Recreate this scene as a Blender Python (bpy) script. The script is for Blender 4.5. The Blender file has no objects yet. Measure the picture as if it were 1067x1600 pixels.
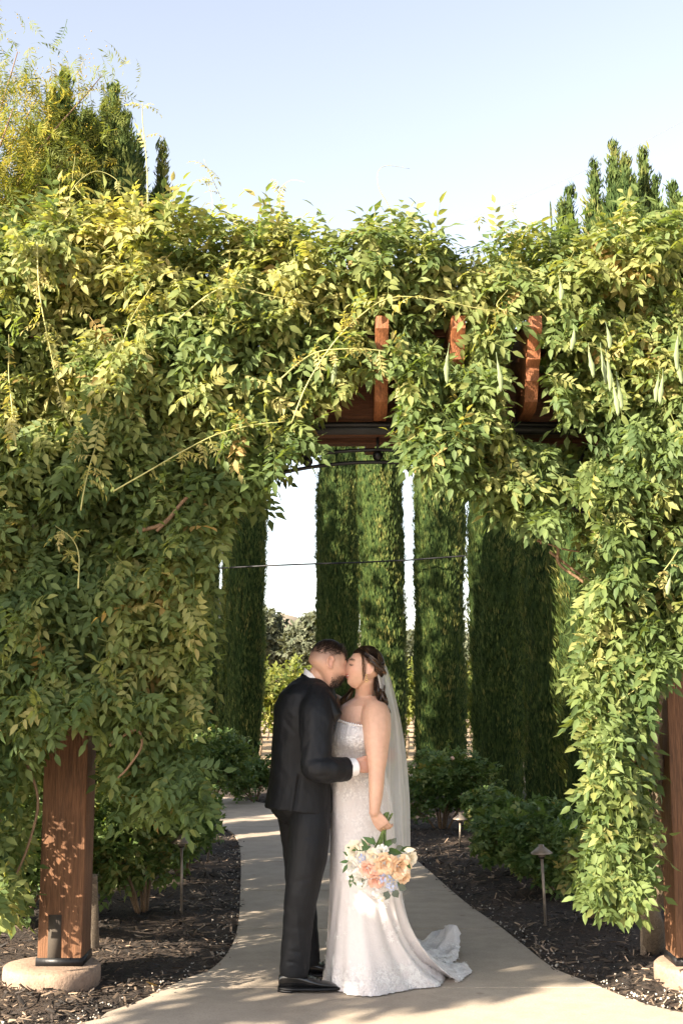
import bpy, bmesh, math, random
import numpy as np
from mathutils import Vector, Matrix
R = math.radians
rng = np.random.default_rng(7)
random.seed(7)
scene = bpy.context.scene
col = scene.collection

# ---------------------------------------------------------------- camera
FPX = 1900.0; TILT = math.atan(274.0/FPX); CH = 1.5
cam_d = bpy.data.cameras.new('camera'); cam = bpy.data.objects.new('camera', cam_d); col.objects.link(cam)
cam.location = (0, 0, CH); cam.rotation_euler = (math.pi/2 + TILT, 0, 0)
cam_d.sensor_fit = 'VERTICAL'; cam_d.sensor_height = 36; cam_d.sensor_width = 24
cam_d.lens = FPX/1600*36; cam_d.clip_start = .05; cam_d.clip_end = 3000
scene.camera = cam

# ---------------------------------------------------------------- sky, sun, exposure
SUN_EL = 24.0
SUN_H = Vector((-0.78, -0.625)).normalized()          # horizontal direction towards the sun
world = bpy.data.worlds.new('World'); scene.world = world; world.use_nodes = True
wn = world.node_tree.nodes; wl = world.node_tree.links
bg = wn['Background']; sky = wn.new('ShaderNodeTexSky'); sky.sky_type = 'NISHITA'; sky.sun_disc = False
sky.sun_elevation = R(SUN_EL); sky.sun_rotation = math.atan2(SUN_H.x, SUN_H.y)
sky.air_density = 1.0; sky.dust_density = 1.0; sky.ozone_density = 1.0; sky.altitude = 100
hs = wn.new('ShaderNodeHueSaturation'); hs.inputs['Saturation'].default_value = .56
tn = wn.new('ShaderNodeMix'); tn.data_type = 'RGBA'; tn.blend_type = 'MULTIPLY'; tn.inputs[0].default_value = 1; tn.inputs[7].default_value = (.985, .945, .93, 1)
wl.new(sky.outputs[0], hs.inputs['Color']); wl.new(hs.outputs[0], tn.inputs[6]); wl.new(tn.outputs[2], bg.inputs[0]); bg.inputs[1].default_value = 0.084
sd = bpy.data.lights.new('sun', 'SUN'); sd.energy = 5.0; sd.angle = R(.55); sd.color = (1.0, .87, .68)
sun = bpy.data.objects.new('sun', sd); col.objects.link(sun)
sv = Vector((SUN_H.x*math.cos(R(SUN_EL)), SUN_H.y*math.cos(R(SUN_EL)), math.sin(R(SUN_EL))))
sun.rotation_euler = sv.to_track_quat('Z', 'Y').to_euler(); sun.location = sv*50
scene.view_settings.view_transform = 'Standard'; scene.view_settings.look = 'None'
scene.view_settings.gamma = 1; scene.view_settings.use_curve_mapping = False
scene.view_settings.exposure = 2.25
scene.cycles.max_bounces = 16; scene.cycles.diffuse_bounces = 8

# ---------------------------------------------------------------- helpers
_fw = np.array([0, math.cos(TILT), math.sin(TILT)]); _up = np.array([0, -math.sin(TILT), math.cos(TILT)])
def ray(u, v): return np.array([1., 0, 0])*(u-533.5) + _up*(800-v) + _fw*FPX
def P(u, v, y):
    d = ray(u, v); s = y/d[1]; return Vector((d[0]*s, y, CH+d[2]*s))
def G(u, v, z=0.):
    d = ray(u, v); s = (z-CH)/d[2]; return Vector((d[0]*s, d[1]*s, z))
def KPX(y, z=1.0): return (y*math.cos(TILT)+(z-CH)*math.sin(TILT))/FPX     # metres per photo pixel

def nz(p, s=1.0, seed=0, oct=3):
    """cheap smooth noise on an (n,3) array, about -1..1"""
    r = np.random.default_rng(seed+1000); p = np.asarray(p, float)*s; out = 0; a = 1.0; tot = 0
    for o in range(oct):
        for k in range(4):
            d = r.normal(size=3); d /= np.linalg.norm(d)
            d2 = r.normal(size=3); d2 /= np.linalg.norm(d2)
            out = out + a*np.sin(p@d*(2.2+r.random())*1.6 + r.random()*6.3 + 1.3*np.sin(p@d2*1.9+r.random()*6.3))*.5
        tot += a; a *= .5; p = p*2.07
    return out/tot

def mesh_np(name, V, F, attrs=None, smooth=False):
    """F: list of (n,k) int arrays"""
    me = bpy.data.meshes.new(name); V = np.asarray(V, np.float32)
    me.vertices.add(len(V)); me.vertices.foreach_set('co', V.ravel())
    if not isinstance(F, (list, tuple)): F = [F]
    F = [np.asarray(f, np.int32) for f in F if len(f)]
    nl = sum(f.size for f in F); npoly = sum(len(f) for f in F)
    me.loops.add(nl); me.loops.foreach_set('vertex_index', np.concatenate([f.ravel() for f in F]))
    st = []; o = 0
    for f in F:
        st.append(np.arange(len(f))*f.shape[1]+o); o += f.size
    me.polygons.add(npoly); me.polygons.foreach_set('loop_start', np.concatenate(st).astype(np.int32))
    if smooth: me.polygons.foreach_set('use_smooth', np.ones(npoly, bool))
    for k, a in (attrs or {}).items():
        a = np.asarray(a, np.float32)
        if a.ndim == 1:
            at = me.attributes.new(k, 'FLOAT', 'POINT'); at.data.foreach_set('value', a)
        else:
            at = me.attributes.new(k, 'FLOAT_VECTOR', 'POINT'); at.data.foreach_set('vector', a.ravel())
    me.update(calc_edges=True); me.validate()
    return me

def link(name, me, mat=None, parent=None, kind=None, loc=None):
    o = bpy.data.objects.new(name, me); col.objects.link(o)
    if mat is not None and me is not None and len(me.materials) == 0: me.materials.append(mat)
    if parent is not None: o.parent = parent
    if kind: o['kind'] = kind
    if loc is not None: o.location = loc
    return o
def tag(o, label, cat, group=None):
    o['label'] = label; o['category'] = cat
    if group: o['group'] = group
    return o
def thing(name, label, cat, loc=(0, 0, 0), rz=0, group=None):
    o = bpy.data.objects.new(name, None); col.objects.link(o); o.location = loc; o.rotation_euler = (0, 0, rz)
    o.empty_display_size = .1
    return tag(o, label, cat, group)

class MB:
    """collects boxes, tubes, lofts in world or local coordinates"""
    def __init__(s): s.V = []; s.F3 = []; s.F4 = []; s.n = 0
    def add(s, V, F4=(), F3=()):
        V = np.asarray(V, float).reshape(-1, 3)
        if len(F4): s.F4.append(np.asarray(F4, int)+s.n)
        if len(F3): s.F3.append(np.asarray(F3, int)+s.n)
        s.V.append(V); s.n += len(V)
    def box(s, a, b, M=None):
        x0, y0, z0 = a; x1, y1, z1 = b
        V = np.array([(x0,y0,z0),(x1,y0,z0),(x1,y1,z0),(x0,y1,z0),(x0,y0,z1),(x1,y0,z1),(x1,y1,z1),(x0,y1,z1)], float)
        if M is not None: V = np.array([tuple(M@Vector(v)) for v in V])
        s.add(V, [(0,3,2,1),(4,5,6,7),(0,1,5,4),(1,2,6,5),(2,3,7,6),(3,0,4,7)])
    def rings(s, Rg, cap=True, closed=True):
        Rg = np.asarray(Rg, float); m, n = Rg.shape[:2]; F = []
        for i in range(m-1):
            for j in range(n if closed else n-1):
                k = (j+1) % n; F.append((i*n+j, i*n+k, (i+1)*n+k, (i+1)*n+j))
        V = Rg.reshape(-1, 3); F3 = []
        if cap:
            c0 = Rg[0].mean(0); c1 = Rg[-1].mean(0); V = np.vstack([V, c0, c1]); b = m*n
            for j in range(n):
                k = (j+1) % n; F3.append((b, k, j)); F3.append((b+1, (m-1)*n+j, (m-1)*n+k))
        s.add(V, F, F3)
    def tube(s, pts, rad, n=8, cap=True, flat=1.0, upv=None):
        pts = np.array([tuple(p) for p in pts], float); m = len(pts)
        rad = np.full(m, rad, float) if np.isscalar(rad) else np.asarray(rad, float)
        T = np.gradient(pts, axis=0); T /= np.linalg.norm(T, axis=1)[:, None]+1e-9
        u = np.array(upv, float) if upv is not None else (np.array([0, 0, 1.]) if abs(T[0][2]) < .8 else np.array([0, 1., 0]))
        Rg = []; a = np.linspace(0, 2*np.pi, n, endpoint=False)
        for i in range(m):
            x = np.cross(T[i], u); x /= np.linalg.norm(x)+1e-9; w = np.cross(x, T[i]); u = w
            Rg.append(pts[i]+rad[i]*(np.cos(a)[:, None]*x*1.0+np.sin(a)[:, None]*w*flat))
        s.rings(Rg, cap)
    def ball(s, c, r, n=12, M=None):
        c = np.array(tuple(c), float); r = np.array([r]*3 if np.isscalar(r) else r, float)
        th = np.linspace(.02, math.pi-.02, n//2+3); ph = np.linspace(0, 2*np.pi, n, endpoint=False)
        Rg = np.array([[(math.sin(t)*math.cos(p), math.sin(t)*math.sin(p), math.cos(t)) for p in ph] for t in th[::-1]])*r
        if M is not None: Rg = Rg@np.array(M.to_3x3()).T
        s.rings(Rg+c, True)
    def prism(s, poly, axis, a, b):
        """poly: 2D points; axis 'x','y','z' is the extrusion axis from a to b"""
        def mk(p, q):
            return {'x': (q, p[0], p[1]), 'y': (p[0], q, p[1]), 'z': (p[0], p[1], q)}[axis]
        n = len(poly); bm = bmesh.new()
        v0 = [bm.verts.new(mk(p, a)) for p in poly]; v1 = [bm.verts.new(mk(p, b)) for p in poly]
        f0 = bm.faces.new(v0); f1 = bm.faces.new(v1[::-1])
        for i in range(n): bm.faces.new((v0[i], v0[(i+1) % n], v1[(i+1) % n], v1[i]))
        bmesh.ops.triangulate(bm, faces=[f0, f1]); bmesh.ops.recalc_face_normals(bm, faces=bm.faces[:])
        bm.verts.index_update()
        V = [tuple(v.co) for v in bm.verts]
        F4 = [[v.index for v in f.verts] for f in bm.faces if len(f.verts) == 4]; F3 = [[v.index for v in f.verts] for f in bm.faces if len(f.verts) == 3]
        bm.free(); s.add(V, F4, F3)
    def me(s, name, smooth=False, attrs=None):
        F = []
        if s.F4: F.append(np.concatenate(s.F4))
        if s.F3: F.append(np.concatenate(s.F3))
        return mesh_np(name, np.concatenate(s.V), F, attrs, smooth)
    def build(s, name, mat, parent=None, smooth=False, kind=None, bevel=0, fix=True):
        me = s.me(name, smooth)
        if bevel or fix:
            bm = bmesh.new(); bm.from_mesh(me); bmesh.ops.recalc_face_normals(bm, faces=bm.faces[:])
            if bevel:
                es = [e for e in bm.edges if len(e.link_faces) == 2 and e.calc_face_angle(0) > .6]
                bmesh.ops.bevel(bm, geom=es, offset=bevel, segments=2, affect='EDGES', profile=.6, clamp_overlap=True)
            bm.to_mesh(me); bm.free()
        return link(name, me, mat, parent, kind)

def smooth_path(pts, n=24):
    """Catmull-Rom through points, arrays of any dimension"""
    p = np.array([tuple(q) for q in pts], float); p = np.vstack([2*p[0]-p[1], p, 2*p[-1]-p[-2]]); out = []
    m = len(p)-3
    for t in np.linspace(0, m-1e-6, n):
        i = int(t); f = t-i; a, b, c, d = p[i:i+4]
        out.append(.5*((2*b)+(-a+c)*f+(2*a-5*b+4*c-d)*f*f+(-a+3*b-3*c+d)*f**3))
    return np.array(out)

def stamp(temps, Ms, pos, tint, pick=None):
    """place templates [(V,F4,F3)] at pos with 3x3 matrices Ms; returns V, [F4,F3], tint per vertex"""
    N = len(pos); pick = rng.integers(0, len(temps), N) if pick is None else pick
    Vs = []; F4s = []; F3s = []; Ts = []; o = 0
    for k, (V, F4, F3) in enumerate(temps):
        idx = np.where(pick == k)[0]
        if not len(idx): continue
        W = np.einsum('nij,vj->nvi', Ms[idx], V)+pos[idx][:, None, :]
        off = (np.arange(len(idx))*len(V)+o)[:, None, None]
        if len(F4): F4s.append((np.asarray(F4)[None]+off).reshape(-1, 4))
        if len(F3): F3s.append((np.asarray(F3)[None]+off).reshape(-1, 3))
        Vs.append(W.reshape(-1, 3)); Ts.append(np.repeat(tint[idx], len(V))); o += len(idx)*len(V)
    F = []
    if F4s: F.append(np.concatenate(F4s))
    if F3s: F.append(np.concatenate(F3s))
    return np.concatenate(Vs), F, np.concatenate(Ts)

def frames(d, n):
    """matrices whose columns are x=d (direction), z~n, y = z x x ; d,n (N,3)"""
    d = d/(np.linalg.norm(d, axis=1)[:, None]+1e-9)
    y = np.cross(n, d); y /= np.linalg.norm(y, axis=1)[:, None]+1e-9
    z = np.cross(d, y)
    return np.stack([d, y, z], axis=2)

def in_poly(x, z, poly):
    x = np.asarray(x); z = np.asarray(z); c = np.zeros(x.shape, bool); n = len(poly)
    for i in range(n):
        x0, z0 = poly[i]; x1, z1 = poly[(i+1) % n]
        hit = ((z0 > z) != (z1 > z)) & (x < (x1-x0)*(z-z0)/((z1-z0) if z1 != z0 else 1e-9)+x0)
        c ^= hit
    return c

# ---------------------------------------------------------------- materials
def mat_new(name):
    m = bpy.data.materials.new(name); m.use_nodes = True; nt = m.node_tree
    return m, nt, nt.nodes['Principled BSDF'], nt.nodes['Material Output']
def N(nt, t, **kw):
    n = nt.nodes.new(t)
    for k, v in kw.items():
        if k.startswith('i_'): n.inputs[int(k[2:]) if k[2:].isdigit() else k[2:]].default_value = v
        else: setattr(n, k, v)
    return n
def ramp(nt, fac, stops):
    r = N(nt, 'ShaderNodeValToRGB'); e = r.color_ramp.elements
    while len(e) < len(stops): e.new(.5)
    for i, (p, c) in enumerate(stops):
        e[i].position = p; e[i].color = (*c, 1) if len(c) == 3 else c
    nt.links.new(fac, r.inputs[0]); return r.outputs[0]
def noise(nt, scale, detail=4, rough=.6, vec=None, obj=True, dist=0):
    n = N(nt, 'ShaderNodeTexNoise'); n.inputs['Scale'].default_value = scale; n.inputs['Detail'].default_value = detail
    n.inputs['Roughness'].default_value = rough; n.inputs['Distortion'].default_value = dist
    if vec is None: vec = N(nt, 'ShaderNodeNewGeometry').outputs['Position']
    nt.links.new(vec, n.inputs['Vector']); return n.outputs[0]
def mapped(nt, scale=(1, 1, 1), rot=(0, 0, 0)):
    g = N(nt, 'ShaderNodeNewGeometry'); m = N(nt, 'ShaderNodeMapping'); m.inputs['Scale'].default_value = scale; m.inputs['Rotation'].default_value = rot
    nt.links.new(g.outputs['Position'], m.inputs[0]); return m.outputs[0]
def bump(nt, h, b, dist=.01, strength=1.0):
    n = N(nt, 'ShaderNodeBump'); n.inputs['Distance'].default_value = dist; n.inputs['Strength'].default_value = strength
    nt.links.new(h, n.inputs['Height']); nt.links.new(n.outputs[0], b.inputs['Normal'])
def mixc(nt, fac, a, b, mode='MIX'):
    m = N(nt, 'ShaderNodeMix', data_type='RGBA', blend_type=mode)
    for inp, v in ((m.inputs[0], fac), (m.inputs[6], a), (m.inputs[7], b)):
        if isinstance(v, (int, float)): inp.default_value = v
        elif isinstance(v, tuple): inp.default_value = (*v, 1) if len(v) == 3 else v
        else: nt.links.new(v, inp)
    return m.outputs[2]
def attr(nt, name):
    a = N(nt, 'ShaderNodeAttribute'); a.attribute_name = name; return a

def leaf_mat(name, stops, trans=.4, rough=.5, spec=.4, nscale=3.0):
    """stops over attribute 'tint' (0 old dark .. 1 young, sun-toned or dry)"""
    m, nt, b, out = mat_new(name)
    c = ramp(nt, attr(nt, 'tint').outputs['Fac'], stops)
    n = noise(nt, nscale, 3)
    c = mixc(nt, 1.0, c, ramp(nt, n, [(.3, (.75, .8, .7)), (.7, (1.2, 1.15, 1.1))]), 'MULTIPLY')
    nt.links.new(c, b.inputs['Base Color']); b.inputs['Roughness'].default_value = rough
    b.inputs['Specular IOR Level'].default_value = spec
    t = N(nt, 'ShaderNodeBsdfTranslucent')
    tc = mixc(nt, 1.0, c, (1.45, 1.4, .55), 'MULTIPLY'); nt.links.new(tc, t.inputs[0])
    mx = N(nt, 'ShaderNodeMixShader'); mx.inputs[0].default_value = trans
    nt.links.new(b.outputs[0], mx.inputs[1]); nt.links.new(t.outputs[0], mx.inputs[2]); nt.links.new(mx.outputs[0], out.inputs[0])
    return m
def plain(name, c, rough=.6, metal=0, var=.15, scale=8, bmp=0, bscale=60, spec=.5):
    m, nt, b, out = mat_new(name)
    n = noise(nt, scale, 4)
    lo = tuple(x*(1-var) for x in c); hi = tuple(min(1, x*(1+var)) for x in c)
    nt.links.new(ramp(nt, n, [(.3, lo), (.7, hi)]), b.inputs['Base Color'])
    b.inputs['Roughness'].default_value = rough; b.inputs['Metallic'].default_value = metal; b.inputs['Specular IOR Level'].default_value = spec
    if bmp: bump(nt, noise(nt, bscale, 3), b, bmp)
    return m
M = {}
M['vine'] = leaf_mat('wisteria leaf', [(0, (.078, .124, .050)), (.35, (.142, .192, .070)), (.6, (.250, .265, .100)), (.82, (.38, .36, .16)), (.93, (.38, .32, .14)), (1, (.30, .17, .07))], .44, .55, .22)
M['cypress'] = leaf_mat('cypress foliage', [(0, (.036, .066, .020)), (.5, (.090, .124, .036)), (1, (.25, .235, .080))], .2, .7, .15)
M['rose_leaf'] = leaf_mat('shrub leaf', [(0, (.06, .12, .04)), (.5, (.12, .185, .06)), (.85, (.22, .26, .09)), (1, (.32, .25, .10))], .3, .5, .35)
M['grape'] = leaf_mat('grape leaf', [(0, (.07, .10, .025)), (.6, (.15, .17, .045)), (1, (.28, .27, .09))], .4, .6, .2)
M['oak'] = leaf_mat('hazed oak leaf', [(0, (.07, .085, .06)), (1, (.13, .14, .10))], .2, .7, .2)  # pale grey lift in these leaf tones stands for distance haze
M['pepper'] = leaf_mat('pepper leaf', [(0, (.06, .10, .03)), (.6, (.16, .18, .04)), (1, (.48, .36, .06))], .4, .6, .2)
M['pod'] = plain('pod', (.15, .19, .09), .75, var=.2)
M['shoot'] = plain('young shoot', (.34, .33, .12), .6, var=.25, scale=20)
M['iron'] = plain('iron', (.018, .018, .02), .42, .6, var=.3, bmp=.001)
M['bronze'] = plain('bronze', (.26, .215, .175), .45, .45, var=.3, scale=20)
M['chip_white'] = plain('pebble', (.42, .38, .33), .8, var=.3, scale=30)

def wood(name, c0, c1, sc=(14, 14, 1.0), bmp=.004):
    m, nt, b, out = mat_new(name)
    v = mapped(nt, sc)
    n = noise(nt, 3.0, 6, .65, v, dist=1.2); n2 = noise(nt, 14.0, 3, .6, v)
    n3 = noise(nt, 1.7, 3, .6)
    c = ramp(nt, n, [(.28, c0), (.5, tuple((a+b_)/2 for a, b_ in zip(c0, c1))), (.72, c1)])
    c = mixc(nt, 1.0, c, ramp(nt, n2, [(.35, (.7, .68, .66)), (.6, (1.12, 1.1, 1.08))]), 'MULTIPLY')
    c = mixc(nt, 1.0, c, ramp(nt, n3, [(.3, (.75, .78, .8)), (.7, (1.15, 1.1, 1.05))]), 'MULTIPLY')
    nt.links.new(c, b.inputs['Base Color']); b.inputs['Roughness'].default_value = .62
    b.inputs['Specular IOR Level'].default_value = .35
    ad = N(nt, 'ShaderNodeMath', operation='ADD'); nt.links.new(n, ad.inputs[0]); nt.links.new(n2, ad.inputs[1])
    bump(nt, ad.outputs[0], b, bmp)
    return m
M['post'] = wood('stained post wood', (.075, .036, .020), (.235, .118, .062), (16, 16, .9))
M['beam'] = wood('stained beam wood', (.045, .018, .010), (.15, .058, .028), (.9, 14, 14))
M['rafter'] = wood('stained rafter wood', (.12, .042, .018), (.31, .12, .05), (14, 1.2, 6))
M['stake'] = wood('grey stake wood', (.16, .13, .10), (.38, .32, .26), (30, 30, 2))
M['bark'] = wood('vine bark', (.10, .075, .05), (.34, .27, .20), (22, 22, 3), .012)
M['twig'] = wood('twig', (.13, .075, .04), (.30, .20, .12), (30, 30, 8), .003)

# concrete of the path
m, nt, b, out = mat_new('path concrete'); M['path'] = m
n1 = noise(nt, .9, 6, .65); n2 = noise(nt, 90, 4, .7); n3 = noise(nt, 7, 5, .7)
c = ramp(nt, n1, [(.3, (.335, .28, .225)), (.7, (.43, .365, .298))])
c = mixc(nt, 1.0, c, ramp(nt, n3, [(.32, (.86, .85, .84)), (.6, (1.04, 1.03, 1.02))]), 'MULTIPLY')
c = mixc(nt, 1.0, c, ramp(nt, n2, [(.3, (.82, .82, .82)), (.55, (1.05, 1.05, 1.05))]), 'MULTIPLY')
vo = N(nt, 'ShaderNodeTexVoronoi'); vo.inputs['Scale'].default_value = 3.1; nt.links.new(N(nt, 'ShaderNodeNewGeometry').outputs['Position'], vo.inputs['Vector'])
c = mixc(nt, ramp(nt, vo.outputs['Distance'], [(0, (.6, .6, .6)), (.05, (.5, .5, .5)), (.075, (0, 0, 0))]), c, (.20, .15, .11))
nt.links.new(c, b.inputs['Base Color']); b.inputs['Roughness'].default_value = .85
bump(nt, n2, b, .002)
M['joint'] = plain('joint', (.05, .04, .032), .95)
m, nt, b, out = mat_new('footing concrete'); M['footing'] = m
n1 = noise(nt, 5, 6, .7); n2 = noise(nt, 45, 4, .7)
c = ramp(nt, n1, [(.3, (.21, .140, .102)), (.7, (.31, .225, .168))])
c = mixc(nt, 1.0, c, ramp(nt, n2, [(.3, (.75, .75, .75)), (.55, (1.08, 1.08, 1.08))]), 'MULTIPLY')
nt.links.new(c, b.inputs['Base Color']); b.inputs['Roughness'].default_value = .9; bump(nt, n2, b, .006)
# mulch ground and chips
m, nt, b, out = mat_new('mulch bed'); M['mulch'] = m
n1 = noise(nt, 60, 5, .75); n2 = noise(nt, 2.2, 4, .6)
c = ramp(nt, n1, [(.35, (.016, .012, .010)), (.55, (.055, .038, .028)), (.75, (.14, .10, .07))])
c = mixc(nt, 1.0, c, ramp(nt, n2, [(.35, (.7, .7, .7)), (.65, (1.5, 1.35, 1.2))]), 'MULTIPLY')
nt.links.new(c, b.inputs['Base Color']); b.inputs['Roughness'].default_value = .9; bump(nt, n1, b, .03)
m, nt, b, out = mat_new('bark chip'); M['chip'] = m
c = ramp(nt, attr(nt, 'tint').outputs['Fac'], [(0, (.016, .013, .012)), (.45, (.05, .036, .028)), (.75, (.14, .10, .07)), (1, (.38, .28, .20))])
nt.links.new(c, b.inputs['Base Color']); b.inputs['Roughness'].default_value = .75
m, nt, b, out = mat_new('dry soil'); M['soil'] = m
n1 = noise(nt, .35, 6, .65); n2 = noise(nt, 14, 5, .7)
c = ramp(nt, n1, [(.3, (.30, .21, .13)), (.7, (.46, .35, .23))])
c = mixc(nt, 1.0, c, ramp(nt, n2, [(.3, (.75, .75, .72)), (.6, (1.1, 1.1, 1.05))]), 'MULTIPLY')
nt.links.new(c, b.inputs['Base Color']); b.inputs['Roughness'].default_value = .95; bump(nt, n2, b, .03)
M['hill'] = plain('dry hill', (.26, .21, .15), .95, var=.3, scale=.02)

# people
def skin(name, base, shade):
    m, nt, b, out = mat_new(name)
    a = attr(nt, 'blush').outputs['Fac']; hr = attr(nt, 'hairtone').outputs['Fac']
    n = noise(nt, 35, 4)
    c = mixc(nt, 1.0, base, ramp(nt, n, [(.3, (.92, .88, .86)), (.7, (1.05, 1.03, 1.02))]), 'MULTIPLY')
    c = mixc(nt, a, c, (.58, .20, .16)); c = mixc(nt, hr, c, shade)
    nt.links.new(c, b.inputs['Base Color']); b.inputs['Roughness'].default_value = .48
    b.inputs['Subsurface Weight'].default_value = .18; b.inputs['Subsurface Radius'].default_value = (.012, .004, .002)
    b.inputs['Subsurface Scale'].default_value = 1.0
    bump(nt, noise(nt, 400, 2), b, .0006)
    return m
M['skin_m'] = skin('groom skin', (.60, .375, .28), (.075, .05, .04))
M['skin_f'] = skin('bride skin', (.62, .39, .285), (.05, .03, .02))
def cloth(name, c, rough=.75, bm=.0004, sheen=.3):
    m, nt, b, out = mat_new(name)
    n = noise(nt, 900, 2); n2 = noise(nt, 9, 4)
    cc = mixc(nt, 1.0, c, ramp(nt, n2, [(.3, (.85, .85, .85)), (.7, (1.15, 1.15, 1.15))]), 'MULTIPLY')
    nt.links.new(cc, b.inputs['Base Color']); b.inputs['Roughness'].default_value = rough; b.inputs['Sheen Weight'].default_value = sheen
    b.inputs['Sheen Roughness'].default_value = .4; b.inputs['Specular IOR Level'].default_value = .3
    bump(nt, n, b, bm)
    return m
M['suit'] = cloth('charcoal suit wool', (.0048, .0060, .0088), .6, sheen=0)
M['suit2'] = cloth('lapel satin', (.004, .004, .005), .4, sheen=.02)
M['shirt'] = cloth('white shirt', (.80, .80, .82), .8)
m, nt, b, out = mat_new('shoe leather'); M['shoe'] = m
b.inputs['Base Color'].default_value = (.010, .010, .011, 1); b.inputs['Roughness'].default_value = .22; b.inputs['Coat Weight'].default_value = .4
bump(nt, noise(nt, 120, 3), b, .0008)
# lace dress
m, nt, b, out = mat_new('lace gown'); M['dress'] = m
g = N(nt, 'ShaderNodeNewGeometry').outputs['Position']
v1 = N(nt, 'ShaderNodeTexVoronoi', feature='SMOOTH_F1'); v1.inputs['Scale'].default_value = 95; nt.links.new(g, v1.inputs['Vector'])
v2 = N(nt, 'ShaderNodeTexVoronoi', feature='DISTANCE_TO_EDGE'); v2.inputs['Scale'].default_value = 75; nt.links.new(g, v2.inputs['Vector'])
n1 = noise(nt, 16, 4, .6); n2 = noise(nt, 130, 3, .7)
lace = N(nt, 'ShaderNodeMath', operation='MULTIPLY'); nt.links.new(v1.outputs['Distance'], lace.inputs[0]); nt.links.new(n2, lace.inputs[1])
c = ramp(nt, lace.outputs[0], [(.08, (.88, .86, .85)), (.30, (.60, .57, .58))])
pat = ramp(nt, n1, [(.42, (0, 0, 0)), (.56, (1, 1, 1))])
zed = attr(nt, 'lace').outputs['Fac']
f = N(nt, 'ShaderNodeMath', operation='MULTIPLY'); nt.links.new(pat, f.inputs[0]); nt.links.new(zed, f.inputs[1])
c = mixc(nt, f.outputs[0], (.69, .645, .64), c)
nt.links.new(c, b.inputs['Base Color']); b.inputs['Roughness'].default_value = .7; b.inputs['Sheen Weight'].default_value = .2
hh = N(nt, 'ShaderNodeMath', operation='MULTIPLY'); nt.links.new(lace.outputs[0], hh.inputs[0]); nt.links.new(zed, hh.inputs[1])
bump(nt, hh.outputs[0], b, .010)
M['lace'] = plain('lace applique', (.86, .84, .83), .7, var=.05, bmp=.002, bscale=200)
m, nt, b, out = mat_new('veil tulle'); M['veil'] = m
tr = N(nt, 'ShaderNodeBsdfTransparent'); df = N(nt, 'ShaderNodeBsdfDiffuse'); tl = N(nt, 'ShaderNodeBsdfTranslucent')
df.inputs[0].default_value = (.88, .88, .88, 1); tl.inputs[0].default_value = (.85, .85, .85, 1)
m1 = N(nt, 'ShaderNodeMixShader'); m1.inputs[0].default_value = .45; nt.links.new(df.outputs[0], m1.inputs[1]); nt.links.new(tl.outputs[0], m1.inputs[2])
m2 = N(nt, 'ShaderNodeMixShader'); ed = attr(nt, 'edge').outputs['Fac']
fr = N(nt, 'ShaderNodeLayerWeight'); fr.inputs[0].default_value = .25
aa = N(nt, 'ShaderNodeMath', operation='MULTIPLY_ADD'); nt.links.new(fr.outputs['Facing'], aa.inputs[0]); aa.inputs[1].default_value = .40; aa.inputs[2].default_value = .40
ab = N(nt, 'ShaderNodeMath', operation='ADD', use_clamp=True); nt.links.new(aa.outputs[0], ab.inputs[0]); nt.links.new(ed, ab.inputs[1])
nt.links.new(ab.outputs[0], m2.inputs[0]); nt.links.new(tr.outputs[0], m2.inputs[1]); nt.links.new(m1.outputs[0], m2.inputs[2]); nt.links.new(m2.outputs[0], out.inputs[0])
def hairmat(name, stops):
    m, nt, b, out = mat_new(name)
    nt.links.new(ramp(nt, attr(nt, 'tint').outputs['Fac'], stops), b.inputs['Base Color'])
    b.inputs['Roughness'].default_value = .38; b.inputs['Specular IOR Level'].default_value = .5
    return m
M['hair_f'] = hairmat('brown hair', [(0, (.010, .006, .004)), (.6, (.035, .018, .010)), (1, (.22, .12, .055))])
M['hair_m'] = hairmat('dark hair', [(0, (.010, .006, .005)), (1, (.035, .022, .015))])
M['gold'] = plain('gold', (.75, .55, .30), .3, 1.0)
def petal(name, c): return plain(name, c, .6, var=.14, scale=60)
M['p_peach'] = petal('peach petal', (.82, .60, .40)); M['p_cream'] = petal('cream petal', (.84, .76, .60))
M['p_white'] = petal('white petal', (.84, .82, .76)); M['p_blue'] = petal('blue petal', (.42, .50, .72)); M['p_blush'] = petal('blush petal', (.82, .52, .40))
M['euc'] = plain('eucalyptus', (.075, .095, .07), .6, var=.2); M['bq_leaf'] = plain('bouquet leaf', (.05, .11, .025), .4, var=.3)
M['bq_stem'] = plain('cut stem', (.16, .22, .06), .5, var=.4, scale=60)
# ================================================================ ground, path, beds
mb = MB(); mb.add([(-400, -60, -.035), (400, -60, -.035), (400, 900, -.035), (-400, 900, -.035)], [(0, 1, 2, 3)])
mb.build('ground', M['soil'], kind='structure')
# distant low hills
def hill(x0, x1, y, h, seed):
    n = 90; xs = np.linspace(x0, x1, n); r = np.random.default_rng(seed)
    hs = h*(.45+.55*np.sin(np.linspace(0, 3.1, n)))*(1+.22*np.sin(xs*.021+seed)+.1*np.sin(xs*.06+2*seed))
    Rg = []
    for k, (dy, f) in enumerate([(-260, 0), (-150, .45), (-60, .82), (0, 1), (120, .6)]):
        Rg.append(np.stack([xs, np.full(n, y+dy), hs*f-.5], 1))
    m = MB(); m.rings(Rg, cap=False, closed=False); return m
hill(-900, 700, 1500, 70, 3).build('hills', M['hill'], kind='structure', smooth=True)

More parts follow.
